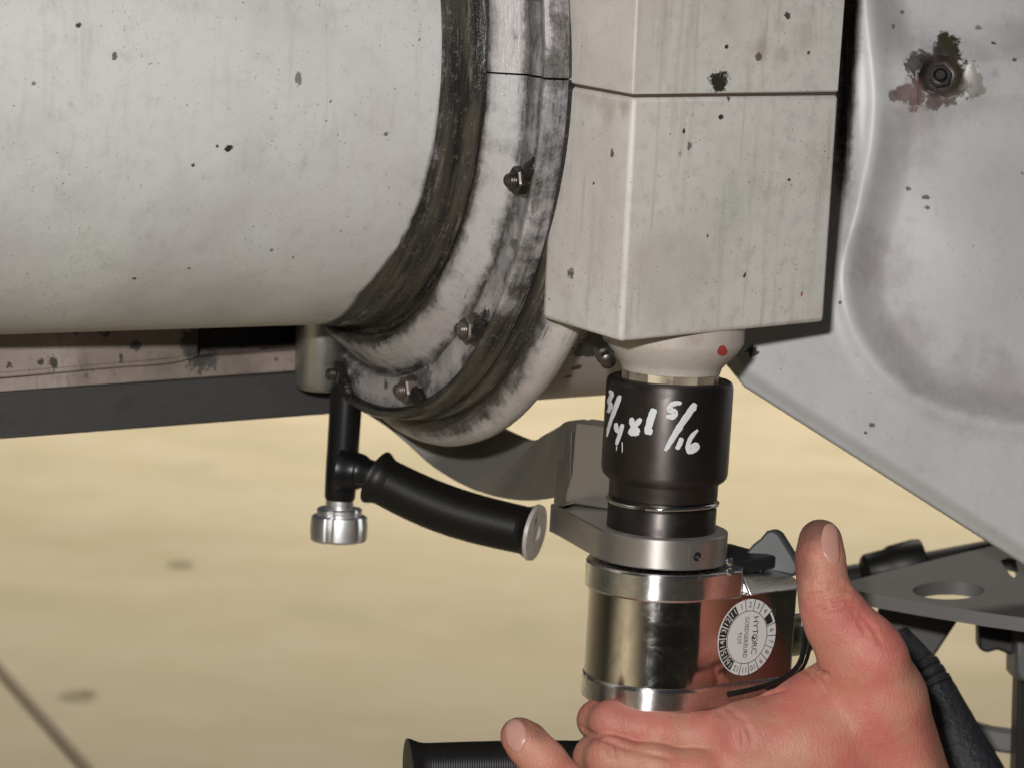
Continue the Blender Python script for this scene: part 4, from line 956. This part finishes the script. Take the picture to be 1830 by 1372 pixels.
prism('strut', [P(1570, 1078, 1.50), P(1730, 1080, 1.50), P(1656, 1192, 1.50), P(1600, 1290, 1.50), P(1540, 1280, 1.5)], unit(FW + RT * .2) * 0.02, plain('strut_grey', (0.085, 0.082, 0.078), 0.5, metallic=0.3), brk, bevel=0.0015)
prism('clamp_block', [P(1749, 1108, 1.47), P(1900, 1118, 1.47), P(1900, 1180, 1.47), P(1812, 1172, 1.47), P(1782, 1160, 1.47), P(1764, 1166, 1.47), P(1750, 1160, 1.47)], unit(FW + RT * .1) * 0.03, DARK, brk, bevel=0.0015)
prism('post_shoe', [P(1816, 1126, 1.455), P(1890, 1130, 1.455), P(1890, 1222, 1.455), P(1824, 1217, 1.455), P(1815, 1205, 1.455)], unit(FW) * 0.03, plain('shoe_grey', (0.13, 0.127, 0.125), 0.45, metallic=.4), brk, bevel=0.002)
prism('post', [P(1820, 1205, 1.47), P(1880, 1205, 1.47), P(1874, 1480, 1.49), P(1812, 1480, 1.49)], unit(FW) * 0.018, DARK, brk, bevel=0.0012)
ca, cb = [(1640, 1230), (1700, 1268), (1755, 1294), (1800, 1304), (1850, 1308), (1920, 1308)], [(1640, 1310), (1700, 1322), (1755, 1338), (1800, 1346), (1850, 1350), (1920, 1352)]
V = []
for (x0, y0), (x1, y1) in zip(catmull(np.array(ca, float), 4), catmull(np.array(cb, float), 4)):
    a, b_ = P(x0, y0, 1.50), P(x1, y1, 1.50); V += [a, b_, b_ + FW * .015, a + FW * .015]
n = len(V) // 4
mesh('curved_lug', V, [(k * 4 + a, (k + 1) * 4 + a, (k + 1) * 4 + (a + 1) % 4, k * 4 + (a + 1) % 4) for k in range(n - 1) for a in range(4)] + [(0, 1, 2, 3), tuple((n - 1) * 4 + a for a in (3, 2, 1, 0))], GREY, brk, bevel=.002)

hose = thing('hydraulic_hose', 'thick black hydraulic hose with crimped fitting behind the wrist', 'hose', P(1780, 1420, 1.4))
HR = plain('hose_rubber', (0.022, 0.023, 0.028), 0.62, bump=0.004, bscale=260, spec=0.5)
tube('hose_body', [P(1600, 1140, 1.41), P(1640, 1195, 1.40), P(1672, 1250, 1.395), P(1700, 1310, 1.39), P(1735, 1375, 1.385), P(1790, 1470, 1.38)], [.0085, .0105, .0125, .0140, .0150, .0155], HR, hose, n=28, sub=8)
hfr = frame(unit(P(1655, 1222, 1.385) - P(1630, 1180, 1.39)), UP)
lathe('crimp', [(0, 0), (.0105, 0), (.0115, .0012), (.0115, .004), (.0105, .005), (.0118, .006), (.0118, .009), (.0108, .010), (.0122, .0112), (.0122, .0142), (0, .0142)], P(1638, 1190, 1.398), hfr, HR, hose, n=32)
tube('hose_body', [P(1590, 1180, 1.43), P(1640, 1260, 1.42), P(1665, 1330, 1.42), P(1690, 1400, 1.42), P(1720, 1500, 1.42)], .013, HR, hose, n=24, sub=8)

sc.render.resolution_x = 1024; sc.render.resolution_y = 767
